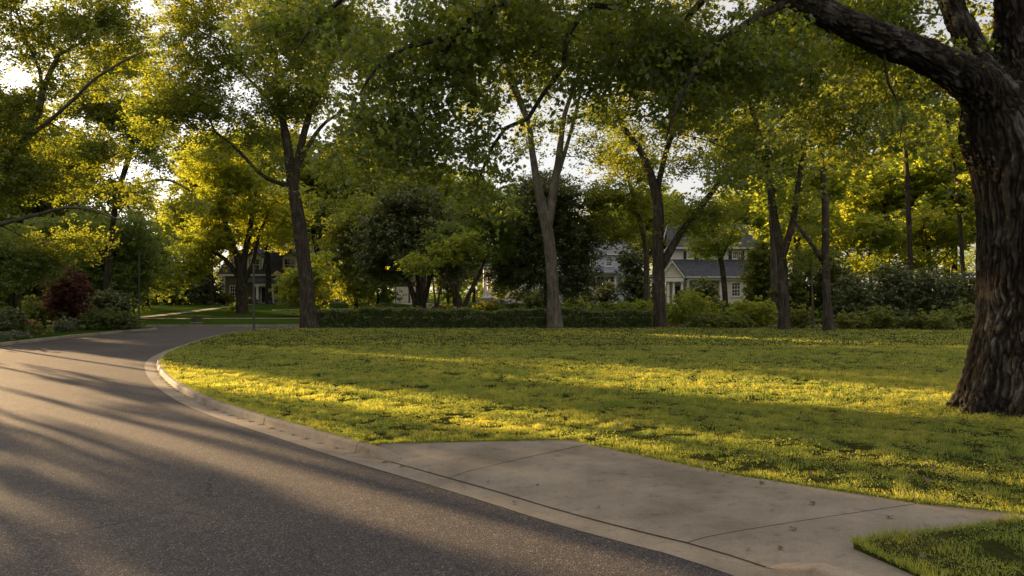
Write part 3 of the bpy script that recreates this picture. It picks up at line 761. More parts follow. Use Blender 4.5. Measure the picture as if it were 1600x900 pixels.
def grey_house():
    L = Loc(400, 104); r = empty('grey_house', L.o, 'grey green clapboard house with dark mansard roof, dormers and tall chimney', 'house')
    x, z, y = L.x, L.z, L.y
    MB().box(x(341), x(352), y(105.2), y(112), 0, z(431)).box(x(352), x(540), y(104), y(113), 0, z(431)).build('wall', M['siding_grey'], r)
    boards(r, MB().box(x(347.5), x(352), y(103.95), y(104.2), 0, z(431)).box(x(341), x(341.8), y(105.1), y(105.25), 0, z(431)))
    MB().box(x(339), x(542), y(103.6), y(104.1), z(431.5), z(428.5)).box(x(339), x(352), y(104.8), y(112), z(431.5), z(429)).build('cornice', M['white'], r)
    MB().box(x(340.5), x(541), y(103.9), y(104.02), 0, 0.25).build('foundation', M['step'], r)
    m = MB(); x0, x1, x2, x3 = x(340), x(541), x(352), x(530); a, b = z(428.4), z(394)
    m.poly([(x0, y(103.7), a), (x1, y(103.7), a), (x3, y(105.6), b), (x2, y(105.6), b)]); m.poly([(x0, y(113), a), (x0, y(103.7), a), (x2, y(105.6), b), (x2, y(111), b)])
    m.poly([(x1, y(103.7), a), (x1, y(113), a), (x3, y(111), b), (x3, y(105.6), b)]); m.poly([(x2, y(105.6), b), (x3, y(105.6), b), (x(500), y(108.4), z(382)), (x(380), y(108.4), z(382))])
    m.poly([(x2, y(111), b), (x2, y(105.6), b), (x(380), y(108.4), z(382))]); m.poly([(x3, y(105.6), b), (x3, y(111), b), (x(500), y(108.4), z(382))]); m.poly([(x0, y(103.7), a), (x0, y(113), a), (x1, y(113), a), (x1, y(103.7), a)])
    m.poly([(x3, y(111), b), (x2, y(111), b), (x(380), y(108.4), z(382)), (x(500), y(108.4), z(382))]); m.poly([(x1, y(113), a), (x0, y(113), a), (x2, y(111), b), (x3, y(111), b)])
    rf = m.build('roof', M['slate_dark'], r)
    c = MB().box(x(366), x(388), y(107.4), y(109), z(396), z(352)).box(x(365), x(389), y(107.3), y(109.1), z(352), z(349.5)).build('chimney', M['brick'], rf)
    MB().box(x(351), x(357), y(105.4), y(106.8), z(431), z(388)).box(x(350.3), x(357.7), y(105.3), y(106.9), z(388), z(386)).build('chimney', M['brick'], rf)
    for p0, p1 in ((357, 370), (385.5, 409), (441, 464), (492, 515)):
        d = MB(); d.prism([(x(p0), z(427)), (x(p1), z(427)), (x(p1), z(401)), (x((p0 + p1) / 2), z(394)), (x(p0), z(401))], y(104.15), y(106.6))
        do = d.build('dormer', M['white'], r)
        k = MB(); mid = x((p0 + p1) / 2)
        for s, e in ((x(p0) - 0.18, 1), (x(p1) + 0.18, -1)):
            A = [(s, y(103.95), z(402)), (mid, y(103.95), z(393.2)), (mid, y(107), z(393.2)), (s, y(107), z(402))]; A = A if e > 0 else A[::-1]
            k.poly([(q[0], q[1], q[2] + 0.09) for q in A][::-1]); k.poly(A)
        k.build('dormer_roof', M['slate_dark'], do)
        window(L, do, p0 + 2.6, p1 - 2.6, 404, 424, 104.13, 3, 4)
    for p0, p1 in ((342.5, 347), (359, 371), (500, 512)): window(L, r, p0, p1, 446, 467, 105.18 if p0 < 350 else 103.98, 3, 4, shutters=False)
    # porch
    m = MB(); slope(m, x(389), x(478), y(101.6), z(441.5), x(384), x(484), y(103.95), z(431.6)); m.build('porch_roof', M['slate_dark'], r)
    MB().box(x(398, 101.8), x(475, 101.8), y(101.75), y(102.1), z(447, 101.8), z(441.8, 101.8)).box(x(398, 101.8), x(400, 101.8), y(102.1), y(104), z(447, 101.8), z(441.8, 101.8)).build('entablature', M['white'], r)
    for p in (402.5, 426, 450, 471): column(r, x(p, 102), y(102), z(474.5, 102), z(447, 101.8), 0.19)
    MB().box(x(396, 101.6), x(477, 101.6), y(101.6), y(103.98), 0, 0.14).box(x(402), x(470), y(101.2), y(101.6), 0, 0.07).build('porch_step', M['step'], r)
    d = MB().box(x(409), x(419), y(103.93), y(103.99), 0.16, z(449)).box(x(410.5), x(413.5), y(103.91), y(103.93), 0.4, 1.0).box(x(414.5), x(417.5), y(103.91), y(103.93), 0.4, 1.0).box(x(410.5), x(417.5), y(103.91), y(103.93), 1.15, 1.95).build('door', M['shutter'], r)
    MB().box(x(407.6), x(409), y(103.9), y(103.99), 0.16, z(447.5)).box(x(419), x(420.4), y(103.9), y(103.99), 0.16, z(447.5)).box(x(407.6), x(420.4), y(103.9), y(103.99), z(449), z(447.5)).build('door_frame', M['white'], d)
    window(L, r, 424, 436, 449, 466, 103.98, 2, 4)

def white_house():
    L = Loc(1110, 100); r = empty('white_house', L.o, 'white clapboard house with blue grey slate roofs and gabled corner portico', 'house')
    x, z, y = L.x, L.z, L.y
    MB().box(x(1124), x(1205), y(100), y(104), 0, z(434)).box(x(1050), x(1124), y(102.6), y(104), 0, z(434)).box(x(1050), x(1205), y(103.2), y(111), z(434), z(388, 103.2)).build('wall', M['siding_white'], r)
    m = MB(); slope(m, x(1052), x(1208), y(99.3), z(431.5, 99.3), x(1052), x(1208), y(103.25), z(405, 103.2)); m.build('lower_roof', M['slate'], r)
    m = MB(); slope(m, x(1048), x(1208), y(102.6), z(386.5, 102.6), x(1060), x(1200), y(107.5), z(350, 107.5)); slope(m, x(1208), x(1048), y(112), z(386.5, 102.6), x(1200), x(1060), y(107.55), z(350, 107.5))
    rf = m.build('roof', M['slate'], r)
    MB().prism([(x(1049), z(387, 103)), (x(1051), z(387, 103)), (x(1061), z(352, 107.5)), (x(1060), z(352, 107.5))], y(107.2), y(107.7)).build('gable_trim', M['white'], rf)
    MB().box(x(1048), x(1208), y(102.5), y(103.1), z(388.5, 102.6), z(386.7, 102.6)).box(x(1066), x(1208), y(99.25), y(99.9), z(433.5, 99.3), z(432, 99.3)).build('cornice', M['white'], r)
    MB().box(x(1073), x(1206), y(99.7), y(100.02), z(438), z(433.6)).build('entablature', M['white'], r)
    boards(r, MB().box(x(1124), x(1128), y(99.93), y(100.03), 0, z(438)).box(x(1203), x(1206), y(99.93), y(100.03), 0, z(438)))
    # gabled portico
    g = MB().prism([(x(1031, 96.5), z(433, 96.5)), (x(1068, 96.5), z(433, 96.5)), (x(1049.5, 96.5), z(409, 96.5))], y(96.6), y(102.6)).build('gable', M['siding_white'], r)
    k = MB(); mid = x(1049.5, 96.5)
    for s in (x(1028.5, 96.5), x(1070.5, 96.5)):
        A = [(s, y(96.25), z(433.8, 96.5)), (mid, y(96.25), z(407.2, 96.5)), (mid, y(103), z(407.2, 96.5)), (s, y(103), z(433.8, 96.5))]
        if s > mid: A = A[::-1]
        B = [(q[0], q[1], q[2] + 0.14) for q in A]; k.poly(B[::-1]); k.poly(A)
        for i in range(4): j = (i + 1) % 4; k.poly([A[i], A[j], B[j], B[i]])
    k.build('portico_roof', M['slate'], g)
    k = MB()
    for s in (x(1029.5, 96.5), x(1069.5, 96.5)):
        k.prism([(s, z(435.2, 96.5)), (s, z(433.0, 96.5)), (mid, z(406.9, 96.5)), (mid, z(409.6, 96.5))][::(1 if s < mid else -1)], y(96.2), y(96.55))
    k.build('gable_trim', M['white'], g)
    MB().box(x(1031, 96.5), x(1068, 96.5), y(96.4), y(96.8), z(440, 96.5), z(434.0, 96.5)).box(x(1064.5, 96.5), x(1068, 96.5), y(96.8), y(102.6), z(440, 96.5), z(434.0, 96.5)).box(x(1031, 96.5), x(1034.5, 96.5), y(96.8), y(102.6), z(440, 96.5), z(434.0, 96.5)).build('entablature', M['white'], g)
    for p, yy in ((1034, 96.8), (1044, 96.8), (1052.5, 96.8), (1065.5, 96.8), (1074.5, 100.0)): column(r, x(p, yy), y(yy), 0.12, z(440, 96.5) if yy < 99 else z(438), 0.17 if yy < 99 else 0.2)
    MB().box(x(1030, 96.4), x(1070, 96.4), y(96.3), y(102.6), 0, 0.14).box(x(1070, 99.6), x(1124), y(99.6), y(102.6), 0, 0.13).build('porch_floor', M['step'], r)
    window(L, r, 1073, 1084, 392.5, 404.5, 103.18, 4, 4, shutters=True, curtain=True)
    window(L, r, 1144, 1157, 392.5, 404.5, 103.18, 4, 4, shutters=True)
    window(L, r, 1092, 1102, 392.5, 404.5, 103.18, 4, 4, shutters=True)
    window(L, r, 1142.5, 1157, 441, 463, 99.98, 3, 4)
    window(L, r, 1176, 1190, 441, 463, 99.98, 3, 4)
    window(L, r, 1107, 1119, 442, 464, 102.58, 2, 4)
    window(L, r, 1082, 1094, 442, 464, 102.58, 2, 4)
    MB().box(x(1060), x(1069), y(102.52), y(102.6), 0.15, 2.3).box(x(1061.5), x(1067.5), y(102.49), y(102.52), 1.2, 2.1).build('door', M['shutter'], r)

def blue_house():
    L = Loc(915, 102); r = empty('pale_house', L.o, 'pale bluish white two storey house with a hip roofed front bay', 'house')
    x, z, y = L.x, L.z, L.y
    MB().box(x(872), x(990), y(102), y(110), 0, z(397)).build('wall', M['siding_blue'], r)
    m = MB(); slope(m, x(868), x(994), y(101.5), z(396), x(885), x(978), y(106), z(374, 106)); slope(m, x(994), x(868), y(110.5), z(396), x(978), x(885), y(106.05), z(374, 106)); rf = m.build('roof', M['slate_pale'], r)
    MB().prism([(x(872), z(397)), (x(990), z(397)), (x(976), z(377, 106)), (x(887), z(377, 106))], y(105.7), y(106.0)).build('attic_wall', M['siding_blue'], rf)
    MB().box(x(868), x(994), y(101.45), y(102.02), z(398.5), z(396.6)).build('cornice', M['white'], r)
    boards(r, MB().box(x(871.5), x(875), y(101.9), y(102.03), 0, z(398.5)).box(x(987), x(990.5), y(101.9), y(102.03), 0, z(398.5)))
    for p in (893, 921.5, 946, 970): window(L, r, p, p + 11, 400.5, 416, 101.98, 3, 4)
    b = MB().box(x(921), x(962), y(99.8), y(101.98), 0, z(451, 99.8)).box(x(921), x(962), y(99.75), y(101.98), z(431, 99.8), z(427, 99.8)).box(x(921), x(962), y(101.2), y(101.98), z(451, 99.8), z(431, 99.8)).build('bay', M['siding_blue'], r)
    m = MB(); slope(m, x(915), x(967), y(99.2), z(425.8, 99.2), x(924), x(957), y(102.0), z(416.5)); m.poly([(x(915), y(99.2), z(425.8, 99.2)), (x(924), y(102), z(416.5)), (x(915), y(102), z(425.8, 99.2))]); m.poly([(x(967), y(99.2), z(425.8, 99.2)), (x(967), y(102), z(425.8, 99.2)), (x(957), y(102), z(416.5))])
    m.build('bay_roof', M['slate_pale'], b)
    MB().box(x(916.5), x(965.5), y(99.3), y(101.9), z(428.2, 99.2), z(427.0, 99.2)).build('bay_cornice', M['white'], b)
    for p, q in ((922, 930), (932, 945), (946.5, 961)): window(L, b, p, q, 431.5, 450.5, 99.78 if False else 101.17, 2, 4, curtain=p < 931)
    for p in (921.5, 931, 961): column(b, x(p, 99.95), y(99.95), z(451, 99.8), z(431, 99.8), 0.13, 'column')
    window(L, r, 885, 897, 437, 455, 101.98, 3, 4); window(L, r, 903, 914, 437, 455, 101.98, 3, 4)

def column_house():
    L = Loc(790, 106); r = empty('columned_house', L.o, 'white house with a tall open side porch of round columns on stone steps', 'house')
    x, z, y = L.x, L.z, L.y
    MB().box(x(797), x(862), y(107), y(116), 0, z(398)).build('wall', M['siding_white'], r)
    m = MB(); slope(m, x(793), x(866), y(106.4), z(397), x(800), x(860), y(111.5), z(376, 111.5)); slope(m, x(866), x(793), y(116.6), z(397), x(860), x(800), y(111.55), z(376, 111.5)); m.build('roof', M['slate_dark'], r)
    MB().box(x(794), x(866), y(106.5), y(107.02), z(399.5), z(397.6)).build('cornice', M['white'], r)
    for p in (757.5, 764, 770.5, 777.5, 792): column(r, x(p, 105 if p != 764 else 109), y(105 if p not in (764, 777.5) else 109), 0.75, z(419), 0.24)
    e = MB().box(x(752), x(797), y(104.6), y(109.6), z(419), z(411)).build('entablature', M['white'], r)
    MB().box(x(750), x(798), y(104.3), y(110), z(411), z(409)).build('porch_roof', M['slate_dark'], e)
    MB().box(x(752), x(798), y(104.4), y(110), 0, 0.75).box(x(748), x(786), y(104.0), y(104.4), 0, 0.55).box(x(745), x(786), y(103.6), y(104.0), 0, 0.37).box(x(742), x(786), y(103.2), y(103.6), 0, 0.18).build('steps', M['step'], r)
    MB().box(x(787), x(797), y(103.0), y(104.35), 0, 0.95).build('pedestal', M['white'], r)
    for p in (806, 822, 842):
        window(L, r, p, p + 10, 440, 458, 106.98, 3, 4); window(L, r, p, p + 10, 405, 420, 106.98, 3, 4)

def garage():
    L = Loc(634, 112); r = empty('garage', L.o, 'low dark outbuilding with pale trim seen under the evergreen tree', 'garage')
    x, z, y = L.x, L.z, L.y
    MB().box(x(616), x(664), y(112), y(118), 0, z(440)).build('wall', M['siding_grey'], r)
    m = MB(); slope(m, x(612), x(668), y(111.5), z(440), x(616), x(664), y(115), z(425, 115)); slope(m, x(668), x(612), y(118.5), z(440), x(664), x(616), y(115.05), z(425, 115)); m.build('roof', M['slate_dark'], r)
    boards(r, MB().box(x(615), x(617.5), y(111.9), y(112.02), 0, z(440)).box(x(662), x(665), y(111.9), y(112.02), 0, z(440)))
    for p in (619, 641): 
        d = MB().box(x(p), x(p + 19), y(111.93), y(112.0), 0, 2.3)
        for k in range(4): d.box(x(p + 0.5), x(p + 18.5), y(111.90), y(111.93), 0.08 + k * 0.56, 0.56 + k * 0.56)
        d.build('garage_door', M['white'], r)
grey_house(); white_house(); blue_house(); column_house(); garage()

# far walks and drives laid on the rising grass
def ground_strip(name, pts, wd, mat, dz=0.01):
    l = smooth_line(pts, 1.2); t = np.gradient(l, axis=0); t /= np.linalg.norm(t, axis=1)[:, None]; nr = np.stack([t[:, 1], -t[:, 0]], 1)
    V = []; k = 4
    for p, q in zip(l, nr):
        for j in range(k + 1):
            a = p + q * wd * (j / k - 0.5); V.append((a[0], a[1], gz(a[0], a[1]) + dz))
    Lp = []
    for i in range(len(l) - 1):
        for j in range(k): Lp += [i * (k + 1) + j, i * (k + 1) + j + 1, (i + 1) * (k + 1) + j + 1, (i + 1) * (k + 1) + j]
    return setp(link(name, np_mesh(name, V, Lp, [4] * (len(Lp) // 4)), mat), kind='structure')
ground_strip('far_sidewalk', [(-60, 63.0), (-30, 63.5), (-10, 64.5), (20, 66)], 1.3, M['concrete'], 0.012)
ground_strip('house_path', [(-30.5, 64.6), (-31, 80), (-32, 100.5)], 1.2, M['concrete'])
ground_strip('far_driveway', [(-2, 66.5), (-5, 78), (-9, 92), (-14, 108)], 4.0, M['concrete'])
ground_strip('far_drive_branch', [(-8.2, 86), (-16, 83), (-24, 80)], 2.2, M['concrete'], 0.016)

# ------------------------------------------------------------------ small things along the street
def post(name, px, Y, ztop, r, label, cat):
    x = (px - 800) / F * Y; z0 = 0.118 if Y < 53 else gz(x, Y); e = empty(name, (x, Y, z0), label, cat)
    MB().lathe(0, 0, [(r, -0.1), (r, ztop * 0.5), (r * 0.85, ztop)], 12).build('pole', M['post'], e)
    MB().lathe(0, 0, [(r * 2.2, 0.0), (r * 2.2, 0.03), (r * 1.4, 0.10), (r * 1.02, 0.14)], 14).build('base', M['post'], e)
    MB().lathe(0, 0, [(r * 1.15, ztop), (r * 1.2, ztop + 0.03), (r * 0.5, ztop + 0.09), (0.005, ztop + 0.11)], 12).build('cap', M['post'], e)
    return e
post('street_post', 396.5, 43.0, 3.5, 0.055, 'slim dark green post standing at the edge of the round lawn by the bend', 'post')
post('lamp_post', 217.5, 57.0, 5.0, 0.06, 'tall thin dark post beside the clipped bush on the far side of the road', 'post')
def utility_box():
    c = ((308 - 800) / F * 55.3, 55.3, 0.12); e = empty('utility_box', c, 'small olive utility box on a low pad in the far verge', 'utility box')
    MB().box(-0.42, 0.36, -0.28, 0.28, -0.05, 0.05).build('pad', M['kerb'], e)
    MB().box(-0.08, 0.30, -0.2, 0.2, 0.05, 0.40).build('cabinet', M['box_paint'], e)
    MB().box(-0.11, 0.33, -0.23, 0.23, 0.40, 0.45).build('lid', M['post'], e)
    MB().box(-0.34, -0.13, -0.14, 0.14, 0.05, 0.32).box(-0.36, -0.11, -0.16, 0.16, 0.32, 0.35).build('pedestal', M['box_paint'], e)
utility_box()
def bench():
    L = Loc(737, 100); e = empty('garden_bench', L.o, 'dark metal garden bench on the grass left of the stone steps', 'bench')
    MB().box(-1.1, 1.1, -0.25, 0.2, 0.42, 0.46).build('seat', M['post'], e)
    b = MB().box(-1.1, 1.1, 0.22, 0.26, 0.85, 0.9)
    for k in range(12): b.box(-1.08 + k * 0.19, -1.05 + k * 0.19, 0.225, 0.255, 0.46, 0.85)
    b.build('backrest', M['post'], e)
    for sx in (-1.05, 1.0):
        for sy in (-0.22, 0.2): MB().box(sx, sx + 0.05, sy, sy + 0.05, 0, 0.42).build('leg', M['post'], e)
bench()
# ------------------------------------------------------------------ trees
px_tree('oak_tree', 'tall forked tree left of the low hedge, its bare leaning trunk dark brown', 'tree', 47,
 [[(484, 518, 15), (481, 470, 13.5), (475, 410, 12.5), (467, 345, 12), (458, 290, 11), (449, 225, 8), (441, 180, 6), (433, 110, 4.5), (425, 20, 3), (420, -60, 2)],
  [(458, 290, 9), (468, 240, 7), (480, 190, 6), (494, 150, 4.5), (520, 90, 3.5), (540, 10, 2)],
  [(470, 250, 5), (490, 214, 4), (510, 190, 3), (536, 174, 2)],
  [(456, 292, 5), (430, 284, 4), (405, 270, 3.5), (372, 235, 3), (335, 205, 2)],
  [(444, 195, 4), (415, 150, 3), (385, 120, 2.5), (350, 80, 1.5)]],
 [(300, 70, 85, 60), (400, 30, 120, 80), (520, 50, 100, 80), (300, 165, 85, 50), (425, 140, 85, 50), (560, 150, 65, 60), (320, 240, 65, 30), (250, 190, 45, 30), (545, 245, 55, 40), (400, 215, 60, 25), (440, -90, 200, 70), (590, 80, 60, 70), (530, 320, 40, 25), (385, 185, 50, 35), (425, 265, 28, 22), (480, 150, 50, 40)],
 n=460, leaves=150, size=0.17, seed=11, gap=0.45, cell=1.7)
px_tree('ash_tree', 'pale barked tree with a twin stem rising through the middle of the hedge', 'tree', 46.6,
 [[(867, 516, 13), (865, 470, 11.5), (862, 420, 11), (857, 370, 11), (847, 320, 9.5), (840, 290, 7.5), (832, 240, 6), (825, 190, 5), (802, 125, 4), (790, 60, 3), (780, -30, 2)],
  [(857, 350, 9), (866, 290, 7), (874, 240, 6), (882, 180, 4.5), (905, 110, 3), (915, 20, 2)],
  [(873, 270, 4), (892, 205, 3.5), (908, 140, 2.5)],
  [(826, 195, 3.5), (790, 120, 3), (745, 82, 2)]],
 [(800, 50, 90, 70), (905, 50, 90, 70), (755, 150, 50, 40), (950, 165, 60, 50), (860, 120, 70, 45), (720, 70, 50, 50), (850, 210, 50, 40), (890, 260, 30, 25), (770, 235, 35, 25), (920, 240, 30, 20), (850, -90, 190, 60)],
 n=330, leaves=140, size=0.16, seed=12, bm_='bark_pale', gap=0.45, cell=1.8)
px_tree('oak_tree', 'dark tree with a strong right fork, standing at the right end of the clipped hedge', 'tree', 48.5,
 [[(1030, 511, 11.5), (1030, 440, 10.5), (1028, 380, 10.5), (1028, 320, 9.5), (1015, 270, 8), (1000, 235, 6), (975, 200, 5), (958, 160, 4), (942, 80, 3), (940, 0, 2)],
  [(1034, 415, 8), (1060, 370, 7), (1090, 330, 6), (1120, 290, 5), (1143, 255, 4), (1160, 200, 3)],
  [(1025, 305, 6), (1040, 240, 5), (1060, 180, 4), (1072, 80, 3), (1080, 0, 2)]],
 [(1000, 180, 65, 45), (1050, 80, 90, 70), (960, 60, 80, 70), (1105, 180, 75, 50), (1125, 262, 50, 28), (1075, 364, 38, 13), (1092, 338, 42, 20), (1065, 262, 45, 25), (965, 260, 35, 20), (1080, -80, 170, 60), (1100, 330, 35, 18)],
 n=320, leaves=150, size=0.17, seed=13, gap=0.44)
px_tree('maple_tree', 'twin stemmed tree with a pale band of bark at its foot', 'tree', 45,
 [[(1225, 519, 9.5), (1224, 460, 9), (1221, 400, 9), (1212, 350, 7), (1205, 300, 6), (1194, 230, 5), (1170, 150, 4), (1160, 50, 3)],
  [(1223, 400, 7), (1238, 350, 6), (1246, 300, 5), (1255, 230, 4), (1263, 150, 3), (1270, 50, 2)]],
 [(1160, 120, 75, 65), (1230, 55, 90, 65), (1180, 235, 55, 40), (1262, 170, 55, 50), (1215, 310, 45, 25), (1210, -80, 130, 60), (1150, 300, 35, 25)],
 n=300, leaves=150, size=0.16, seed=14, gap=0.42)
px_tree('maple_tree', 'slender tree with a bare branch forking left, right of the twin stemmed one', 'tree', 43.5,
 [[(1295, 523, 9), (1292, 470, 7.5), (1290, 410, 7), (1290, 350, 6.5), (1288, 280, 6), (1280, 220, 5), (1268, 170, 4), (1262, 90, 3), (1260, 0, 2)],
  [(1289, 285, 5), (1302, 230, 4.2), (1318, 160, 4), (1330, 90, 3), (1340, 0, 2)],
  [(1288, 412, 4.5), (1265, 377, 3.8), (1246, 352, 3), (1232, 330, 2)],
  [(1280, 225, 3), (1278, 150, 2.5), (1285, 80, 2)]],
 [(1300, 70, 95, 65), (1385, 110, 55, 45), (1245, 150, 50, 45), (1350, 20, 80, 55), (1375, 225, 40, 25), (1290, 150, 45, 30), (1330, -90, 130, 60), (1400, 180, 30, 30)],
 n=290, leaves=140, size=0.16, seed=15, gap=0.46)
px_tree('slender_tree', 'straight grey trunk just behind and left of the twin stemmed tree', 'tree', 56,
 [[(1211, 500, 7), (1210, 440, 6.5), (1208, 370, 6), (1203, 300, 5), (1195, 240, 4), (1185, 160, 3)]],
 [(1190, 180, 60, 50), (1230, 250, 40, 30), (1150, 210, 50, 35), (1200, 100, 60, 50)], n=120, leaves=130, size=0.2, seed=16, bm_='bark_pale')
px_tree('slender_tree', 'thin grey trunk in shadow just left of the strongly forked tree', 'tree', 60,
 [[(1013, 495, 5.5), (1011, 440, 5), (1008, 380, 4.5), (990, 310, 4), (975, 250, 3)]],
 [(985, 300, 45, 35), (960, 350, 35, 30), (1000, 240, 50, 35), (940, 310, 30, 25)], n=110, leaves=130, size=0.2, seed=17, bm_='bark_pale')
px_tree('slender_tree', 'tall thin trunk rising above the dark evergreen shrubs, nearer the middle', 'tree', 62,
 [[(1424, 500, 4.8), (1423, 430, 4.6), (1420, 340, 4.5), (1416, 250, 4), (1412, 160, 3), (1405, 90, 2)]],
 [(1415, 150, 45, 40), (1440, 220, 30, 18), (1395, 215, 25, 15), (1400, 90, 50, 40)], n=80, leaves=110, size=0.19, lm='leaf_yellow', seed=18, zmin=8)
px_tree('slender_tree', 'thin dark trunk rising beside the big foreground tree', 'tree', 60,
 [[(1507, 500, 4), (1505, 430, 3.8), (1500, 350, 3.6), (1495, 290, 3), (1482, 200, 2.5), (1470, 130, 1.5)]],
 [(1480, 160, 40, 40), (1500, 230, 30, 20), (1460, 100, 40, 40)], n=80, leaves=110, size=0.18, lm='leaf_yellow', seed=19, zmin=8)
px_tree('sapling', 'very thin pale sapling between the twin stemmed and slender trees', 'tree', 44.5,
 [[(1271, 521, 2.2), (1270, 480, 1.9), (1268, 430, 1.5), (1266, 395, 1)]], [(1266, 400, 22, 25), (1262, 360, 16, 18)], n=28, leaves=80, size=0.12, spread=0.35, bm_='bark_pale', seed=20, zmin=2.4)
px_tree('dogwood_tree', 'small tree with golden leaves before the white clapboard house', 'tree', 72,
 [[(1135, 492, 5), (1131, 440, 5), (1127, 410, 4.6), (1120, 380, 3.5), (1106, 345, 2.5)], [(1127, 405, 3), (1140, 375, 2.2), (1150, 350, 1.6)]],
 [(1100, 385, 28, 20), (1118, 372, 34, 26), (1150, 362, 28, 16), (1090, 350, 30, 20), (1130, 330, 30, 20)], n=85, leaves=110, size=0.19, spread=0.45, lm='leaf_yellow', seed=21, gap=0.45)
px_tree('magnolia_tree', 'dark glossy evergreen tree on three spreading stems behind the hedge', 'tree', 60,
 [[(650, 494, 5), (648, 470, 5), (640, 445, 4.5), (625, 425, 3.5), (605, 405, 2.5)], [(651, 492, 5), (653, 455, 4.5), (652, 400, 4), (650, 350, 2)], [(657, 494, 5.5), (664, 465, 5), (672, 435, 4), (680, 400, 3), (685, 360, 2)]],
 [(640, 400, 65, 35), (605, 370, 42, 42), (680, 375, 48, 42), (640, 330, 50, 40), (590, 415, 28, 25), (700, 420, 25, 25)], n=230, leaves=170, size=0.2, spread=0.5, lm='leaf_dark', seed=22, gap=0.3, zmin=1.8)
px_tree('dark_tree', 'dense dark tree with a black trunk directly behind the pale twin stem', 'tree', 60,
 [[(856, 500, 6.5), (855, 450, 6), (852, 400, 6), (850, 340, 5), (850, 290, 3)]],
 [(822, 395, 50, 48), (890, 370, 40, 50), (850, 320, 55, 45), (908, 428, 16, 26), (800, 430, 25, 22), (865, 430, 36, 28), (898, 447, 20, 18), (820, 345, 40, 30)], n=260, leaves=170, size=0.2, lm='leaf_dark', seed=23, gap=0.33, zmin=2)
px_tree('crape_myrtle', 'small bright green tree on several thin slanting stems behind the hedge', 'tree', 57,
 [[(720, 494, 5.5), (717, 465, 4.5), (704, 440, 3.2), (690, 415, 2)], [(722, 492, 4.5), (732, 462, 3.8), (748, 430, 3), (760, 400, 2)]],
 [(740, 370, 48, 40), (700, 385, 30, 25), (765, 330, 45, 40), (765, 395, 28, 22), (790, 370, 20, 30)], n=130, leaves=140, size=0.19, spread=0.5, lm='leaf_soft', seed=24, zmin=2)
px_tree('crape_myrtle', 'spindly pair of slanting stems between evergreen and bright green tree', 'tree', 54,
 [[(681, 488, 2.6), (686, 460, 2.2), (695, 435, 1.8), (700, 410, 1.2)], [(682, 486, 2.2), (678, 455, 1.8), (676, 430, 1.2)]],
 [(700, 395, 34, 20), (655, 412, 26, 16), (735, 380, 25, 18)], n=48, leaves=90, size=0.17, spread=0.32, lm='leaf_yellow', seed=25, zmin=2)
px_tree('oak_tree', 'golden leaved tree with a stout low fork in front of the grey green house', 'tree', 74,
 [[(378, 488, 10), (377, 450, 9.5), (375, 420, 8), (366, 390, 6), (355, 360, 5), (345, 325, 4), (335, 280, 3)],
  [(377, 430, 7), (384, 390, 5.5), (392, 350, 4.5), (400, 300, 3.5), (410, 250, 2)], [(374, 435, 5), (352, 405, 4), (335, 395, 3), (318, 375, 2)], [(380, 445, 5), (395, 410, 4), (404, 370, 3), (420, 330, 2)]],
 [(324, 330, 34, 42), (262, 394, 38, 26), (312, 405, 32, 26), (375, 305, 60, 45), (440, 325, 45, 35), (435, 372, 28, 14), (222, 325, 22, 30), (290, 430, 14, 14), (350, 250, 70, 40), (240, 425, 26, 22), (345, 370, 40, 22)],
 n=300, leaves=150, size=0.21, spread=0.6, lm='leaf_yellow', seed=26, gap=0.4, zmin=3.2)
px_tree('round_tree', 'small rounded tree lit yellow green, behind the leaning brown trunk', 'tree', 68,
 [[(482, 492, 3.5), (481, 465, 3), (480, 430, 2)]], [(480, 445, 42, 42), (462, 455, 30, 30), (500, 430, 28, 32)], n=120, leaves=160, size=0.17, spread=0.42, lm='leaf_yellow', seed=27, gap=0.2, zmin=0.9)
px_tree('dense_tree', 'dense mid green tree between the leaning trunk and the evergreen', 'tree', 76,
 [[(556, 488, 4), (556, 450, 3.5), (556, 400, 2)]], [(556, 430, 36, 48), (535, 385, 36, 40), (580, 395, 36, 40), (560, 345, 45, 35)], n=200, leaves=150, size=0.22, spread=0.6, seed=28, gap=0.3, zmin=2)
px_tree('oak_tree', 'great spreading tree filling the upper left, its pale limbs open to the sky', 'tree', 40,
 [[(-52, 520, 17), (-46, 440, 15), (-35, 360, 13), (-8, 290, 11), (28, 225, 8), (60, 175, 6.5), (66, 145, 5.5), (80, 110, 4.5), (92, 85, 3.5), (125, 68, 2.2), (150, 40, 1.5)],
  [(32, 222, 5), (75, 190, 3.5, -1), (110, 160, 3, -2), (150, 122, 2.5, -3), (200, 92, 2, -3), (225, 80, 1.2, -3)],
  [(-35, 362, 5), (20, 345, 3.6, -1), (60, 335, 3.2, -1), (105, 324, 2.6, -2), (150, 330, 2, -2), (195, 347, 1.3, -2)],
  [(40, 212, 4), (90, 185, 2.8, 2), (140, 160, 2.2, 3), (190, 172, 1.5, 3)], [(66, 150, 4), (62, 110, 3), (40, 60, 2.5), (20, 0, 2)],
  [(-30, 340, 6), (-80, 230, 5), (-150, 180, 4), (-220, 140, 2)], [(-10, 292, 6), (0, 220, 5), (-20, 140, 4), (-30, 40, 3)]],
 [(40, 45, 95, 70), (150, 70, 80, 32), (185, 30, 30, 35), (15, 200, 60, 90), (40, 285, 70, 45), (150, 235, 60, 20), (200, 285, 50, 22), (190, 140, 45, 16), (90, 130, 30, 18), (120, 380, 30, 20), (-120, 120, 120, 110), (50, -70, 160, 50), (60, 380, 50, 22), (140, 290, 50, 22), (230, 210, 30, 15)],
 n=470, leaves=170, size=0.15, spread=0.5, seed=29, bm_='bark_pale', gap=0.42)
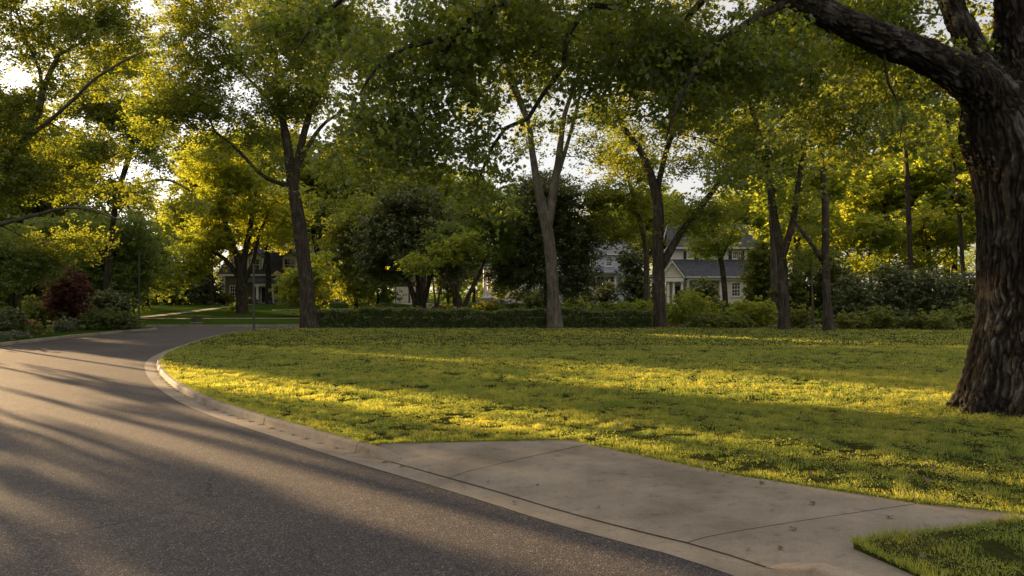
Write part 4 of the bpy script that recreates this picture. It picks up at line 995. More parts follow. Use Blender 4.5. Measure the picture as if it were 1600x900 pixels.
px_tree('oak_tree', 'tree behind the big upper left one, its thin curving limbs over the road', 'tree', 58,
 [[(165, 500, 6), (168, 430, 5.5), (175, 360, 5), (185, 300, 4.5), (200, 250, 5), (215, 190, 4), (230, 120, 3)], [(185, 300, 3.5), (230, 285, 2.6), (265, 282, 2), (300, 300, 1.4)], [(200, 250, 4), (160, 200, 3), (130, 150, 2)]],
 [(215, 190, 60, 40), (150, 170, 50, 30), (240, 260, 55, 25), (180, 110, 50, 40), (170, 300, 60, 25), (260, 130, 45, 40), (120, 250, 45, 20), (280, 320, 35, 15)],
 n=220, leaves=130, size=0.19, seed=30, gap=0.45)
px_tree('small_tree', 'young thin stemmed green tree at the far left behind the dark bush', 'tree', 40,
 [[(31, 507, 2.6), (31, 470, 2.3), (32, 435, 1.8), (34, 410, 1.2)]], [(30, 425, 40, 28), (10, 400, 35, 26), (60, 410, 28, 22)], n=90, leaves=130, size=0.12, spread=0.35, lm='leaf_soft', seed=31, gap=0.3, zmin=1.8)
px_tree('soft_tree', 'feathery mid green tree over the purple bush', 'tree', 60,
 [[(120, 495, 4), (120, 440, 3.5), (122, 400, 2.5), (125, 370, 1.5)]], [(75, 385, 50, 30), (140, 385, 50, 36), (105, 430, 70, 38), (170, 425, 32, 38), (100, 360, 45, 22)], n=260, leaves=160, size=0.16, spread=0.5, lm='leaf_soft', seed=32, gap=0.22, zmin=1)
px_tree('soft_tree', 'feathery green tree right of the purple bush, leaning to the thin post', 'tree', 62,
 [[(195, 495, 3.5), (196, 450, 3), (198, 400, 2)]], [(195, 420, 32, 45), (205, 370, 35, 30), (180, 450, 30, 30), (222, 410, 16, 30)], n=130, leaves=150, size=0.17, spread=0.5, lm='leaf_soft', seed=33, gap=0.3, zmin=1)

# the big foreground tree
def near_tree():
    rng = np.random.default_rng(99); Y = 13.0; s = Y / F
    def ln(l): return pxline(l, Y)
    lines = [ln([(1608, 400, 74), (1606, 300, 74), (1594, 235, 77), (1578, 185, 76), (1562, 140, 56)]),
             ln([(1592, 225, 52), (1552, 160, 42, -.2), (1502, 116, 31, -.5), (1440, 84, 26, -.8), (1380, 62, 24, -1.0), (1310, 30, 22, -1.2), (1240, -5, 20, -1.3), (1150, -50, 23, -1.3), (1040, -90, 18, -1.2), (900, -120, 14, -1.0), (760, -110, 10, -0.8), (640, -60, 7, -0.5)]),
             ln([(1568, 170, 36), (1535, 110, 27, .3), (1505, 45, 22, .6), (1470, -30, 19, 1.0), (1420, -120, 12, 1.5)]),
             ln([(1600, 210, 60), (1606, 120, 50, .3), (1600, 20, 45, .4), (1590, -90, 36, .5), (1580, -220, 25, .5)]),
             ln([(1620, 260, 50), (1680, 160, 40, .5), (1780, 60, 30, 1.5), (1900, -60, 18, 2)]),
             # hanging limbs, dark against the sky
             ln([(900, -118, 9, -1.0), (835, -40, 8, -1.2), (785, 8, 7, -1.3), (735, 30, 6.5, -1.4), (690, 60, 5.5, -1.5), (640, 72, 4.5, -1.6), (590, 105, 3.5, -1.7), (560, 150, 2, -1.8)]),
             ln([(735, 30, 5, -1.4), (700, 75, 4, -1.2), (672, 130, 3, -1.0), (655, 190, 2, -1.0), (650, 250, 1.5, -1)]),
             ln([(1040, -88, 10, -1.2), (1000, -10, 8, -.8), (965, 12, 7, -.6), (925, 8, 6, -.5), (885, 60, 5, -.4), (880, 105, 4.5, -.3), (850, 145, 4.5, -.3), (825, 185, 4.5, -.3), (790, 200, 4, -.3), (772, 225, 3.2, -.3), (745, 290, 2.5, -.3), (735, 340, 1.5, -.3)]),
             ln([(1240, -2, 9, -1.3), (1160, 40, 6, -1.6), (1100, 90, 4.5, -1.8), (1060, 160, 3, -2), (1040, 220, 2, -2)]),
             ln([(1150, -50, 9, -1.3), (1080, 20, 6, -0.6), (1040, 80, 4, -0.2), (1010, 130, 2.5, 0)]),
             ln([(1380, 70, 3.4, -1.0), (1388, 130, 2.2, -1.1), (1412, 180, 1.6, -1.0), (1405, 225, 1.0, -1.0)]),
             ln([(640, -60, 6, -.5), (560, -20, 5, -.8), (500, 30, 3.5, -1), (460, 80, 2, -1.2)])]
    BL = [(600, 130, 60, 70), (640, 220, 60, 60), (590, 280, 45, 45), (680, 110, 70, 60), (560, 200, 45, 60), (740, 50, 80, 60), (760, 200, 45, 40), (735, 300, 30, 40), (860, 40, 90, 50), (900, 120, 55, 40), (990, 60, 90, 60), (1060, 150, 70, 70), (1150, 90, 90, 70), (1060, 60, 70, 60),
          (1180, 200, 50, 50), (1260, 80, 80, 45), (1390, 140, 55, 35), (1420, 190, 35, 30), (1310, 150, 50, 35), (1420, 0, 110, 40), (1560, 60, 25, 50), (480, 40, 70, 50), (400, 20, 60, 40), (1040, -140, 400, 90), (1500, -160, 260, 100), (700, -100, 250, 70), (1750, 0, 150, 120), (1150, 250, 35, 30), (1480, 95, 25, 25), (1400, 215, 45, 30), (1455, 30, 30, 20)]
    tips = sample_blobs([(b[0], b[1] + (2.0 if q[0] > 1200 and q[1] < 210 else 0), b[2], b[3], 1.3 + 0.8 * (b[2] > 5.5), b[5]) for b, q in zip(pxblobs(BL, 12.3), BL)], 1250, rng, 0.52, 0.9, 4)
    loc = np.array([lines[0][0][0], Y, 0.118])
    mb = grow(lines, tips, rng, 0.35, 3.5, 0.004, 0.05, thin=0.8)
    e = empty('oak_tree', tuple(loc), 'massive old foreground tree with furrowed bark and a flared foot on the right', 'tree')
    # trunk and great limbs: tubes merged into one skin, then furrowed
    tb = MB(); foot = lines[0][0]; fx = foot[0]; skel = []
    trunk = [(fx - 0.02, Y, -0.25, 1.16), (fx, Y, 0.12, 1.07), (fx, Y, 0.45, 0.95), (fx, Y, 0.85, 0.86), (fx, Y, 1.5, 0.79)] + lines[0]
    big = [trunk] + [l for l in lines[1:5]]
    for k in range(7):
        ln_f = 0.85; an = [2.9, 3.45, 4.1, 4.8, 5.6, 0.3, 1.5][k]; ln_ = [0.42, 0.50, 0.40, 0.36, 0.36, 0.3, 0.3][k]; ca, sa = math.cos(an), math.sin(an)
        big.append([(fx + ca * 0.50, Y + sa * 0.50, 1.55, 0.30), (fx + ca * 0.66, Y + sa * 0.66, 0.85, 0.30), (fx + ca * (0.66 + 0.45 * ln_), Y + sa * (0.66 + 0.45 * ln_), 0.38, 0.25), (fx + ca * (0.66 + ln_ * 1.25), Y + sa * (0.66 + ln_ * 1.25), 0.02, 0.16)])
    for l in big:
        d = dense(l, 0.12); tube(tb, d[:, :3], d[:, 3] * 1.0, 28); b0 = len(tb.v) - 28
        tb.l += list(range(b0, b0 + 28)); tb.s.append(28); tb.m.append(0); s0 = b0 - 28 * (len(d) - 1)
        tb.l += list(range(s0, s0 + 28))[::-1]; tb.s.append(28); tb.m.append(0)
        t = np.gradient(d[:, :3], axis=0); t /= np.linalg.norm(t, axis=1)[:, None]; al = np.concatenate([[0], np.cumsum(np.linalg.norm(np.diff(d[:, :3], axis=0), axis=1))]) + d[0, 2]; skel.append(np.hstack([d[:, :3], t, d[:, 3:4], al[:, None]]) if l is not None and len(skel) < 5 else np.zeros((0, 8)))
    tmp = link('trunk', np_mesh('trunk', np.array(tb.v) - loc, tb.l, tb.s))
    rm = tmp.modifiers.new('r', 'REMESH'); rm.mode = 'VOXEL'; rm.voxel_size = 0.019; rm.use_smooth_shade = True
    sm = tmp.modifiers.new('s', 'SMOOTH'); sm.factor = 0.8; sm.iterations = 60
    dg = bpy.context.evaluated_depsgraph_get(); me = bpy.data.meshes.new_from_object(tmp.evaluated_get(dg)); bpy.data.objects.remove(tmp)
    nv_ = len(me.vertices); v = np.empty(nv_ * 3, np.float32); me.vertices.foreach_get('co', v); v = v.reshape(-1, 3).astype(float)
    nr = np.empty(nv_ * 3, np.float32); me.vertices.foreach_get('normal', nr) if False else me.vertex_normals.foreach_get('vector', nr); nr = nr.reshape(-1, 3).astype(float)
    sk = np.vstack(skel); wp = v + loc; tt = np.empty_like(v); sq = np.empty_like(v)
    for q in range(0, nv_, 20000):
        d2 = np.linalg.norm(wp[q:q + 20000, None, :] - sk[None, :, :3], axis=2) - sk[None, :, 6]
        wgt = np.exp(-d2 / 0.15); wgt /= wgt.sum(1)[:, None]; t = wgt @ sk[:, 3:6]; t = t / np.linalg.norm(t, axis=1)[:, None]; w2 = np.exp(-(d2 + sk[None, :, 6] * 0.6) / 0.12); w2 /= w2.sum(1)[:, None]; cc = w2 @ sk[:, :3]; al = wgt @ sk[:, 7]; r = wp[q:q + 20000] - cc; r -= t * (r * t).sum(1)[:, None]; sq[q:q + 20000] = r + t * al[:, None] * 0.17
    # furrow coordinate: squeeze along the grain
    warp = np.stack([fbm(wp * 2.2, 3, 3), fbm(wp * 2.2, 13, 3), fbm(wp * 2.2, 23, 3)], 1) - 0.5
    q = sq * 14.0 + warp * 2.4; rid = 1 - np.abs(2 * fbm(q, 8, 4) - 1); fine = fbm(sq * np.array([36, 36, 60]) + warp * 3, 21, 3); big_ = fbm(wp * 1.6, 33, 3)
    fur = np.clip((rid - 0.55) / 0.40, 0, 1); disp = -0.046 * fur ** 1.1 + 0.030 * (fine - 0.5) + 0.05 * (big_ - 0.5) + 0.018 * (fbm(wp * 11, 41, 3) - 0.5)
    v = v + nr * disp[:, None]; me.vertices.foreach_set('co', v.astype(np.float32).ravel()); me.update()
    me.polygons.foreach_set('use_smooth', np.ones(len(me.polygons), bool)); me.name = 'trunk'
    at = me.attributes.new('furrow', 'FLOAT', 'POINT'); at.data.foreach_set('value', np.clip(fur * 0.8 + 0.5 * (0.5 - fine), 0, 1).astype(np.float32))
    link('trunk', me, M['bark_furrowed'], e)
    # roughen the limbs: displace their rings with noise
    v = np.array(mb.v); nz = fbm(v * np.array([9, 9, 9]), 77, 3)[:, None] - 0.5
    v = v + nz * rng.normal(0, 0.003, v.shape) + 0.0
    link('limb', np_mesh('limb', v - loc, mb.l, mb.s, smooth=True), M['bark_big'], e)
    link('crown', crown_mesh('crown', tips - loc, rng, 84, 0.078, 0.30, 0.7, 9, 'lobed', tilt=0.8, droop=0.8), M['leaf_near'], e)
near_tree()

# ------------------------------------------------------------------ hedge, shrubs, flower beds
def hedge():
    rng = np.random.default_rng(5); x0, x1 = (499 - 800) / F * 47.4, (1016 - 800) / F * 47.4; n = 60000
    y0, y1 = 47.0, 48.5; top = lambda x: 1.06 + 0.06 * np.sin(x * 0.7) + 0.05 * np.sin(x * 2.1 + 1)
    X = rng.uniform(x0, x1, n); Y = rng.uniform(y0, y1, n); Z = 0.12 + rng.random(n) * (top(X) - 0.12)
    face = rng.random(n)
    Z = np.where(face < 0.33, top(X) - np.abs(rng.normal(0, 0.05, n)) + 0.05, Z); Y = np.where((face >= 0.33) & (face < 0.75), y0 + np.abs(rng.normal(0, 0.07, n)) - 0.04, Y)
    X = np.where(face > 0.96, np.where(rng.random(n) < 0.5, x0, x1) + rng.normal(0, 0.06, n), X)
    C = np.stack([X, Y, Z], 1); nz = fbm(C * 1.8, 2, 3) - 0.5; C[:, 1] -= nz * 0.45; C[:, 2] += (nz * 0.42 + rng.exponential(0.03, n)) * (Z > 0.7)
    loc = np.array([(x0 + x1) / 2, 47.8, 0.118]); e = empty('clipped_hedge', tuple(loc), 'long low clipped hedge along the back of the lawn', 'hedge')
    tint = np.clip(0.5 + 1.4 * (fbm(C * 1.2, 9, 3) - 0.5) + rng.normal(0, 0.2, n), 0, 1)
    V, L, S = leaf_quads(C - loc, 0.085 * rng.uniform(0.6, 1.5, n), rng, 0.9); link('foliage', np_mesh('foliage', V, L, S, tint=tint), M['hedge'], e)
    mb = MB()
    for k in range(60):
        x = x0 + 0.2 + (x1 - x0 - 0.4) * k / 59 - loc[0]; tube(mb, [(x, 0, -0.1), (x + 0.05, 0.1, 0.4), (x - 0.05, -0.1, 0.8)], [0.03, 0.025, 0.01], 5)
    mb.build('stem', M['bark'], e)
hedge()
SH = 'shrubs along the back of the lawn'
bush('evergreen_shrub', 'tall dark rounded evergreen bush nearest the slender forked tree', 'shrub', 52, [(1342, 460, 34, 32), (1330, 485, 30, 22)], 150, 120, 0.12, 0.3, 'leaf_dark', 41, SH)
bush('evergreen_shrub', 'tallest dark evergreen bush, under the taller thin trunk', 'shrub', 53, [(1395, 450, 38, 38), (1400, 482, 36, 26)], 190, 120, 0.12, 0.3, 'leaf_dark', 42, SH)
bush('evergreen_shrub', 'broad dark evergreen bush just left of the big foreground trunk', 'shrub', 53, [(1462, 455, 38, 34), (1465, 484, 34, 24)], 170, 120, 0.12, 0.3, 'leaf_dark', 43, SH)
bush('evergreen_shrub', 'dark evergreen bush partly hidden by the big foreground trunk', 'shrub', 54, [(1520, 458, 36, 38), (1540, 485, 36, 24)], 150, 120, 0.12, 0.3, 'leaf_dark', 44, SH)
bush('leafy_shrub', 'low rounded bush at the foot of the slender forked tree', 'shrub', 46, [(1330, 506, 24, 16)], 60, 110, 0.10, 0.22, 'leaf_shrub', 45, SH)
bush('leafy_shrub', 'upright bushy plant in front of the tallest evergreen', 'shrub', 46, [(1378, 500, 20, 20)], 60, 110, 0.10, 0.22, 'leaf_shrub', 46, SH)
bush('boxy_shrub', 'flat topped clipped dark bush in the shrub border', 'shrub', 46.5, [(1412, 508, 25, 16), (1425, 508, 18, 14)], 80, 120, 0.08, 0.16, 'hedge', 47, SH, 0.1)
bush('spreading_shrub', 'brownish spreading shrub with a wide flat top', 'shrub', 45, [(1462, 500, 32, 11), (1470, 512, 18, 12)], 60, 100, 0.10, 0.2, 'leaf_shrub', 48, SH)
bush('leafy_shrub', 'green bush touching the left side of the big trunk', 'shrub', 46, [(1508, 500, 22, 24)], 60, 110, 0.11, 0.22, 'leaf_shrub', 49, SH)
bush('golden_shrub', 'arching golden leaved shrub just right of the strongly forked trunk', 'shrub', 50, [(1080, 468, 28, 14), (1060, 490, 22, 18), (1105, 480, 25, 12)], 80, 90, 0.13, 0.25, 'leaf_yellow', 50, SH, 0.35)
bush('golden_shrub', 'golden leaved shrub spreading left of the pale banded trunk', 'shrub', 49, [(1175, 483, 34, 14), (1150, 494, 24, 16), (1195, 498, 20, 16)], 90, 90, 0.13, 0.25, 'leaf_yellow', 51, SH, 0.33)
bush('leafy_shrub', 'low green bush right of the hedge end in front of the golden shrub', 'shrub', 48, [(1100, 505, 26, 14)], 60, 110, 0.1, 0.22, 'leaf_shrub', 52, SH)
bush('leafy_shrub', 'low green bush midway between hedge and pale banded trunk', 'shrub', 47.5, [(1150, 508, 26, 13)], 60, 110, 0.1, 0.22, 'leaf_shrub', 53, SH)
bush('leafy_shrub', 'bush tucked between the twin stemmed tree and the sapling', 'shrub', 47, [(1250, 500, 18, 20)], 60, 110, 0.1, 0.22, 'leaf_shrub', 54, SH)
bush('tall_shrub', 'tall loose green shrub hiding the right side of the white house', 'shrub', 60, [(1188, 440, 24, 42), (1190, 400, 22, 26), (1188, 475, 24, 25)], 190, 120, 0.15, 0.35, 'leaf_shrub', 55)
bush('tall_shrub', 'loose green thicket filling the gap behind the sapling', 'shrub', 56, [(1262, 450, 30, 50), (1300, 440, 26, 50), (1235, 460, 20, 40)], 230, 120, 0.15, 0.35, 'leaf_shrub', 56)
bush('conifer_shrub', 'dark pointed evergreen in front of the white porch', 'shrub', 80, [(1105, 468, 22, 22), (1100, 450, 12, 14)], 90, 120, 0.15, 0.3, 'leaf_dark', 57)
bush('conifer_shrub', 'tall dark evergreen between the pale house and the forked trunk', 'shrub', 84, [(990, 440, 26, 38), (985, 405, 18, 24), (1000, 465, 22, 18)], 200, 120, 0.17, 0.35, 'leaf_dark', 58)
bush('leafy_shrub', 'dark mounded bush under the bay windows of the pale house', 'shrub', 90, [(950, 458, 22, 16), (935, 463, 16, 12)], 90, 110, 0.15, 0.3, 'leaf_dark', 59)
bush('leafy_shrub', 'yellow green bush just right of the pale twin stem behind the hedge', 'shrub', 66, [(900, 476, 22, 12), (888, 482, 14, 10)], 60, 100, 0.13, 0.25, 'leaf_yellow', 60)
bush('leafy_shrub', 'round green bush left of the pale twin stem behind the hedge', 'shrub', 72, [(835, 470, 18, 14)], 60, 110, 0.13, 0.25, 'leaf_shrub', 61)
bush('leafy_shrub', 'small silvery bush right of the yellow green one', 'shrub', 78, [(918, 466, 13, 9)], 40, 110, 0.12, 0.22, 'leaf_grey', 62)
bush('leafy_shrub', 'bush growing among the tall white columns', 'shrub', 98, [(782, 452, 14, 14), (785, 440, 9, 12)], 50, 110, 0.17, 0.3, 'leaf_yellow', 63)
bush('leafy_shrub', 'dark bush against the foot of the columned house', 'shrub', 100, [(815, 462, 16, 9), (830, 463, 12, 8)], 50, 110, 0.15, 0.25, 'leaf_dark', 64)
for i, (px, a, lb) in enumerate([(975, 482, 'golden bush behind the hedge left of the forked trunk'), (1005, 478, 'golden bush hugging the left side of the forked trunk'), (950, 484, 'low golden bush behind the hedge under the tall dark evergreen'), (760, 482, 'low feathery weed clump behind the hedge below the steps'), (800, 484, 'low feathery weed clump behind the hedge below the columns'), (690, 486, 'low weed clump behind the hedge beside the evergreen stems'), (590, 486, 'low weed clump behind the left part of the hedge')]):
    bush('weedy_shrub', lb, 'shrub', 58 + i % 3, [(px, a, 20, 8)], 40, 90, 0.11, 0.22, 'leaf_yellow' if i in (0, 1) else 'leaf_shrub', 70 + i, 'loose shrubs behind the hedge')
# left side of the road
bush('purple_shrub', 'dome shaped purple leaved bush left of the road', 'shrub', 45, [(107, 450, 32, 28), (105, 475, 30, 24)], 170, 130, 0.10, 0.25, 'leaf_purple', 81)
bush('clipped_shrub', 'clipped dark green bush at the bend, right of the purple one', 'shrub', 44.5, [(160, 503, 32, 17), (190, 505, 20, 16)], 140, 130, 0.08, 0.18, 'hedge', 82, None, 0.08)
bush('low_shrub', 'small bush at the tip of the left verge by the thin post', 'shrub', 46, [(207, 508, 12, 9)], 40, 100, 0.09, 0.18, 'leaf_shrub', 83)
bush('dark_shrub', 'nearly black rounded bush at the left edge of the frame', 'shrub', 36, [(8, 503, 24, 17), (-30, 500, 30, 20)], 130, 130, 0.08, 0.18, 'leaf_dark', 84, None, 0.08)
bush('silver_shrub', 'small pale silvery plant below the purple bush', 'shrub', 42, [(97, 509, 10, 9)], 30, 100, 0.08, 0.14, 'leaf_grey', 85)
bush('mounded_shrub', 'brownish green mounded bush left of the purple bush', 'shrub', 46, [(62, 488, 28, 22), (85, 500, 20, 14)], 110, 120, 0.09, 0.22, 'leaf_shrub', 86)
bush('leafy_shrub', 'dark bush behind the clipped one at the bend', 'shrub', 52, [(165, 475, 24, 20), (190, 480, 16, 16)], 100, 120, 0.12, 0.25, 'leaf_dark', 87)
def flower_bed():
    rng = np.random.default_rng(8); Y = 37; e0 = bush('flowering_plant', 'low leafy plant with small red blooms near the left kerb', 'flower', Y, [(48, 514, 16, 9)], 40, 80, 0.08, 0.14, 'leaf_shrub', 88)
    mb = MB()
    for k in range(26):
        c = P(48 + rng.uniform(-15, 15), 503 + rng.uniform(-6, 8), Y + rng.uniform(-0.4, 0.3)); r = 0.03
        x, y, z = c[0] - e0.location[0], c[1] - e0.location[1], c[2] - e0.location[2]
        mb.lathe(x, y, [(r * 0.3, z - r), (r, z - r * 0.2), (r * 0.8, z + r * 0.6), (r * 0.2, z + r * 0.7)], 7)
    mb.build('bloom', M['flower'], e0)
flower_bed()
bush('ground_cover_plant', 'low grey green ground cover spilling over the left kerb', 'plant', 34.5, [(15, 525, 30, 4), (-25, 525, 30, 4)], 50, 90, 0.07, 0.12, 'leaf_grey', 89, zbase=0.1)
for i, (px, py, rx, ry, Y, m_, lb) in enumerate([(352, 468, 16, 8, 98, 'leaf_shrub', 'foundation bush under the left windows of the grey green house'), (325, 462, 14, 14, 100, 'leaf_dark', 'dark bush at the left corner of the grey green house'), (392, 473, 9, 6, 99, 'leaf_dark', 'small dark bush beside the porch of the grey green house'), (368, 484, 8, 5, 78, 'leaf_yellow', 'small bright bush at the foot of the golden tree')]):
    bush('foundation_shrub', lb, 'shrub', Y, [(px, py, rx, ry)], 50, 110, 0.14, 0.25, m_, 90 + i)

for px, rx, lb in ((250, 22, 'dark tall bush closing the far lawn beside the thin post'), (285, 26, 'dark tall bush in the middle behind the sunlit far lawn'), (322, 20, 'dark tall bush between the far lawn and the grey green house')):
    bush('evergreen_shrub', lb, 'shrub', 97, [(px, 452, rx, 24), (px, 466, rx, 14)], 110, 110, 0.2, 0.42, 'leaf_dark', px, None, 0.1)

# ------------------------------------------------------------------ trees in the distance: a few built, then copied
def local_tree(seed, H, R, lm, leaves=120, n=170, size=0.30, dark=False, base=0.28, col=False):
    rng = np.random.default_rng(seed)
    lines = [[(0, 0, 0, 0.30), (0.1, 0, H * 0.25, 0.24), (rng.normal(0, 0.3), rng.normal(0, 0.3), H * 0.55, 0.17), (rng.normal(0, 0.5), rng.normal(0, 0.5), H * 0.92, 0.05)]]
    lines[0] = flare(lines[0], 1.4)
    for k in range(4):
        a = rng.uniform(0, 6.28); z = H * rng.uniform(0.3, 0.5); lines.append([(0, 0, z, 0.12), (math.cos(a) * R * 0.4, math.sin(a) * R * 0.4, z + H * 0.15, 0.08), (math.cos(a) * R * 0.75, math.sin(a) * R * 0.75, z + H * 0.3, 0.04)])
    bl = [(0, 0, H * 0.75, R * 0.7, R * 0.7, H * 0.25)]
    for k in range(9):
        a = rng.uniform(0, 6.28); q = R * rng.uniform(0.35, 0.7); z = H * rng.uniform(base + 0.12, 0.85); rr = R * rng.uniform(0.3, 0.5)
        bl.append((math.cos(a) * q, math.sin(a) * q, z, rr, rr, rr * 0.8))
    tips = sample_blobs(bl, n, rng, 0.4, 1.8, seed); mb = grow(lines, tips, rng, 1.0, H * base * 0.8, 0.02)
    t = np_mesh('trunk', mb.v, mb.l, mb.s, smooth=True); c = crown_mesh('crown', tips, rng, leaves, size, 0.75, 0.65, 8)
    t.materials.append(M['bark']); c.materials.append(M[lm]); return t, c
VAR = {'green': local_tree(201, 14, 5.5, 'leaf'), 'tall': local_tree(202, 18, 5.5, 'leaf', n=220), 'gold': local_tree(203, 14, 5.0, 'leaf_yellow', n=140), 'gold2': local_tree(204, 17, 5.5, 'leaf_yellow', n=165),
       'soft': local_tree(205, 9, 4.5, 'leaf_soft', base=0.12, n=170), 'dark': local_tree(206, 11, 4.5, 'leaf_dark', base=0.1)}
VAR['airy'] = local_tree(207, 10, 4.0, 'leaf', leaves=100, n=75, size=0.22, base=0.06)
VH = {'airy': 10, 'green': 14, 'tall': 18, 'gold': 14, 'gold2': 17, 'soft': 9, 'dark': 11}
ADJ = {'gold': 'yellow green', 'gold2': 'tall yellow green', 'green': 'mid green', 'tall': 'tall deep green', 'soft': 'low bushy green', 'dark': 'dark dense', 'airy': 'sparse leafy'}
MARK = [(30, 'at the far left edge'), (50, 'just inside the left edge'), (70, 'left of the purple bush'), (100, 'above the purple bush'), (160, 'just right of the purple bush'), (215, 'beside the tall thin post'), (245, 'just right of the tall thin post'), (270, 'over the far lawn'), (292, 'over the tall dark bushes'), (306, 'at the right end of the tall dark bushes'), (325, 'left of the grey green house'), (350, 'touching the left corner of the grey green house'), (430, 'above the roof of the grey green house'), (465, 'left of the leaning brown trunk'), (490, 'behind the leaning brown trunk'), (520, 'just right of the leaning brown trunk'), (560, 'above the left end of the hedge'), (585, 'left of the glossy evergreen'), (595, 'touching the glossy evergreen'), (640, 'above the garage'), (680, 'above the glossy evergreen stems'), (705, 'over the slanting stems'), (730, 'left of the stone steps'), (770, 'above the white columns'), (830, 'behind the columned house'), (880, 'behind the pale twin stem'), (930, 'behind the left half of the pale house'), (985, 'behind the right half of the pale house'), (1015, 'left of the strongly forked trunk'), (1050, 'behind the strongly forked trunk'), (1110, 'behind the left half of the white house'), (1145, 'behind the small golden tree'), (1170, 'behind the roof of the white house'), (1235, 'behind the twin stemmed tree'), (1275, 'behind the sapling'), (1320, 'behind the slender forked tree'), (1350, 'above the first dark evergreen bush'), (1372, 'above the gap between two dark bushes'), (1400, 'above the tallest dark evergreen bush'), (1445, 'right of the taller thin trunk'), (1470, 'above the broad dark evergreen bush'), (1500, 'left of the big foreground trunk'), (1560, 'touching the big foreground trunk'), (9999, 'hidden mostly behind the big foreground trunk')]
def far_tree(kind, px, Y, pytop, label, group, rz=None, wide=1.0):
    if label is None: label = ADJ[kind] + ' tree ' + next(m for p, m in MARK if px <= p)
    x = (px - 800) / F * Y; z0 = 0.118 if Y < 53 else gz(x, Y); h = CAM_H - (pytop - HOR) / F * Y - z0; s = h / VH[kind]
    e = empty({'gold': 'golden_tree', 'gold2': 'golden_tree', 'dark': 'evergreen_tree', 'soft': 'bushy_tree'}.get(kind, 'green_tree'), (x, Y, z0), label, 'tree', group, (px * 1.7 + Y) % 6.28 if rz is None else rz)
    e.scale = (s * wide, s * wide, s)
    for m, nm in zip(VAR[kind], ('trunk', 'crown')):
        o = bpy.data.objects.new(nm, m); COL.objects.link(o); o.parent = e
    return e
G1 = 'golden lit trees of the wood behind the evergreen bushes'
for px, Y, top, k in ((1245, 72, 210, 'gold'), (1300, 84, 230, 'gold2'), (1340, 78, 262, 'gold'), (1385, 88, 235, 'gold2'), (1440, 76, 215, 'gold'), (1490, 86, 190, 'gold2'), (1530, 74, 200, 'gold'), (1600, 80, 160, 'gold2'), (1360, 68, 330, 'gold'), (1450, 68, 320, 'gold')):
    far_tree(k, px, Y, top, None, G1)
for px, Y, top, k in ((1680, 70, 120, 'tall'), (1620, 60, 150, 'green'), (1480, 105, 150, 'tall')):
    far_tree(k, px, Y, top, None, 'green trees behind the big trunk')
G2 = 'tall trees behind the houses'
for px, Y, top, k in ((580, 88, 190, 'tall'), (1010, 113, 285, 'gold'), (1150, 113, 285, 'gold'), (600, 92, 235, 'green'), (660, 84, 240, 'gold'), (700, 118, 310, 'tall'), (712, 90, 255, 'green'), (800, 120, 295, 'gold2'), (860, 122, 300, 'tall'), (905, 122, 335, 'gold2'), (960, 120, 295, 'green'), (1020, 118, 295, 'tall'), (1080, 122, 325, 'gold2'), (1140, 120, 320, 'tall'), (1200, 118, 320, 'green'), (540, 110, 300, 'gold2'), (1250, 110, 310, 'tall')):
    far_tree(k, px, Y, top, None, G2)
G3 = 'trees left of and behind the grey green house'
for px, Y, top, k in ((255, 110, 320, 'gold2'), (80, 92, 300, 'green'), (20, 80, 270, 'gold'), (300, 118, 300, 'gold2'), (450, 122, 300, 'gold'), (480, 118, 300, 'gold2'), (230, 84, 385, 'soft'), (280, 100, 410, 'dark'), (310, 104, 415, 'dark'), (40, 64, 350, 'soft'), (85, 76, 200, 'tall'), (330, 96, 205, 'tall'), (60, 70, 160, 'tall'), (420, 100, 190, 'tall'), (500, 96, 215, 'green')):
    far_tree(k, px, Y, top, None, G3)
for px, Y, top, k in ((180, 66, 340, 'soft'), (20, 58, 360, 'soft'), (590, 84, 400, 'soft'), (700, 100, 420, 'soft'), (740, 118, 390, 'soft')):
    far_tree(k, px, Y, top, None, 'low bushy trees')
# the wood on the far horizon reads as one mass
def far_wood():
    rng = np.random.default_rng(44); n = 900; X = rng.uniform(-190, 230, n); Y = rng.uniform(150, 185, n); Z = np.array([gz(0, y) for y in Y]) + rng.random(n) * (6.5 + 3.0 * np.clip(X / 60, 0, 1.5)) * (0.7 + 0.6 * vnoise(np.stack([X * 0.12, Y * 0.0, Y * 0], 1), 3))
    me = crown_mesh('far_wood', np.stack([X, Y, Z], 1), rng, 120, 0.55, 1.9, 0.6, 8); o = link('far_wood', me, M['leaf']); setp(o, 'distant wood closing the view behind the houses', 'wood', kind='stuff')
far_wood()

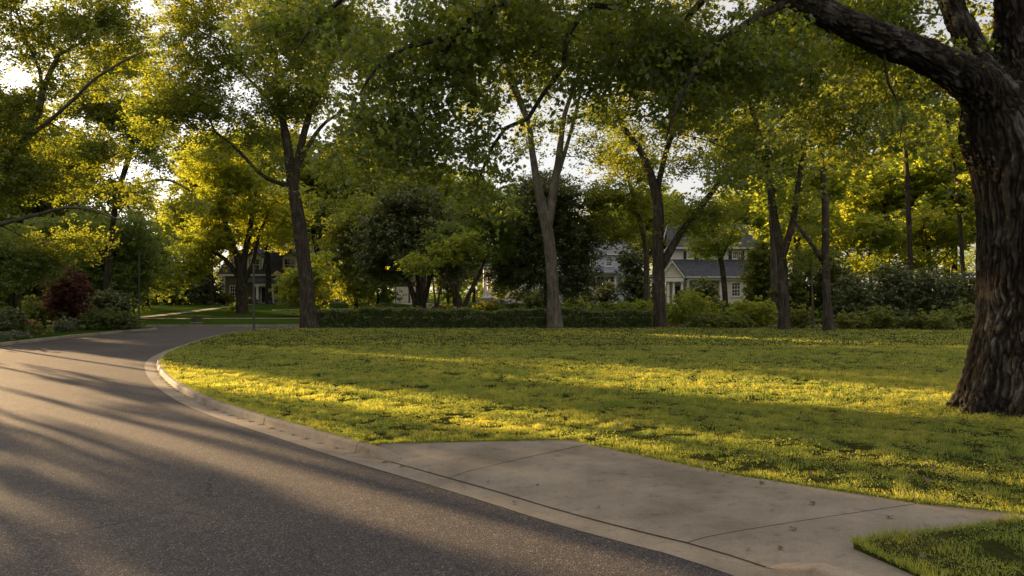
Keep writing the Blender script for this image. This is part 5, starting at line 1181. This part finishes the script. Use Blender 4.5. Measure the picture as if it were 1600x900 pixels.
# ------------------------------------------------------------------ trees outside the frame on the left, which shade the road and lawn
G4 = 'street trees along the left side of the road'
US, NS = np.array([-0.7314, 0.6820]), np.array([0.6820, 0.7314])
def shade_tree(s, t, h, kind, wide=1.0):
    p = s * NS + t * US; Y = float(p[1]); x = float(p[0]); z0 = 0.118 if Y < 53 else gz(x, Y)
    px = 800 + F * x / Y; far_tree(kind, px, Y, HOR - (h + z0 - CAM_H) * F / Y, 'leafy street tree beyond the left edge of the view', G4, wide=wide)
for s, t, h, k, wd in ((-10, 40, 12, 'dark', 1.2), (-5.5, 36, 10, 'dark', 1.0), (-1.0, 39, 9, 'airy', 1.1), (0.5, 47, 11, 'dark', .55), (3.3, 43, 10, 'dark', .28), (-3.0, 52, 12, 'dark', .5), (-14, 48, 14, 'green', 1.3),
                       (6.6, 47, 12, 'dark', .27), (5.2, 38, 9, 'dark', .06), 
                       (9.0, 47, 21, 'tall', .25), (11.3, 62, 10.5, 'dark', .38), (11.8, 76, 15, 'tall', .40), (11.1, 58, 11, 'airy', .38),
                       (15.0, 80, 10.2, 'airy', 1.0), (14.0, 76, 9.0, 'airy', .8), (18.4, 90, 11.0, 'soft', .8),
                       (21.5, 97, 17, 'green', 1), (25, 112, 19, 'tall', .8), (23.5, 104, 12, 'dark', .9), (19.5, 92, 13, 'dark', .6)):
    shade_tree(s, t, h, k, wd)

# ------------------------------------------------------------------ fallen leaves and litter
def fallen():
    rng = np.random.default_rng(12); C = np.array([[0, 0, 0.012]]); V, L, S = leaf_lobed(C, 0.07, rng, 0.15, 0.0)
    me = np_mesh('fallen_leaf', V, L, S, tint=[0.5]); me.materials.append(M['dead_leaf'])
    for px, py in ((762, 756), (840, 762), (805, 784), (935, 796), (1168, 861), (1219, 862), (1190, 769), (1130, 756), (1105, 748), (1240, 836), (1390, 822), (1270, 800)):
        x, y, _ = G(px, py, 0.03); dd = min(np.linalg.norm(a * (1 - v) + b * v - np.array([x, y])) * 100 + 0 * v for a, b in cols[::4] for v in vs_)
        best = min(((np.linalg.norm(a * (1 - v) + b * v - np.array([x, y])), v) for a, b in cols[::3] for v in vs_)); 
        o = bpy.data.objects.new('fallen_leaf', me); COL.objects.link(o); o.location = (x, y, ap_z(best[1]) + 0.004); o.rotation_euler = (0, 0, rng.uniform(0, 6)); s = rng.uniform(0.5, 1.0); o.scale = (s, s, s)
        setp(o, 'small brown dry leaf lying on the concrete driveway', 'leaf', 'fallen leaves on the driveway')
    # litter in the gutter
    n = 2600; i0 = i_end; idx = rng.integers(i_flare, len(edge) - 60, n); base = offs(edge, GW - 0.02)[idx] + rng.normal(0, 0.02, (n, 2)); side = np.abs(rng.normal(0, 0.035, n)); off = (edge[idx] - base); off /= np.linalg.norm(off, axis=1)[:, None]
    p = base + off * side[:, None]; C = np.stack([p[:, 0], p[:, 1], np.full(n, 0.012)], 1); V, L, S = leaf_quads(C, rng.uniform(0.008, 0.035, n), rng, 0.3)
    o = link('gutter_litter', np_mesh('gutter_litter', V, L, S, tint=rng.random(n)), M['dead_leaf']); setp(o, 'dry leaf litter gathered in the gutter along the kerb', 'litter', kind='stuff')
    p = sample_lawn(rng, 2600, 5, 24); C = np.stack([p[:, 0], p[:, 1], 0.118 + rng.uniform(0.02, 0.05, len(p))], 1); V, L, S = leaf_lobed(C, rng.uniform(0.03, 0.07, len(p)), rng, 0.5, 0.1)
    o = link('fallen_leaves', np_mesh('fallen_leaves', V, L, S, tint=rng.random(len(p))), M['dead_leaf']); setp(o, 'scattered dry leaves lying in the lawn', 'leaves', kind='stuff')
fallen()
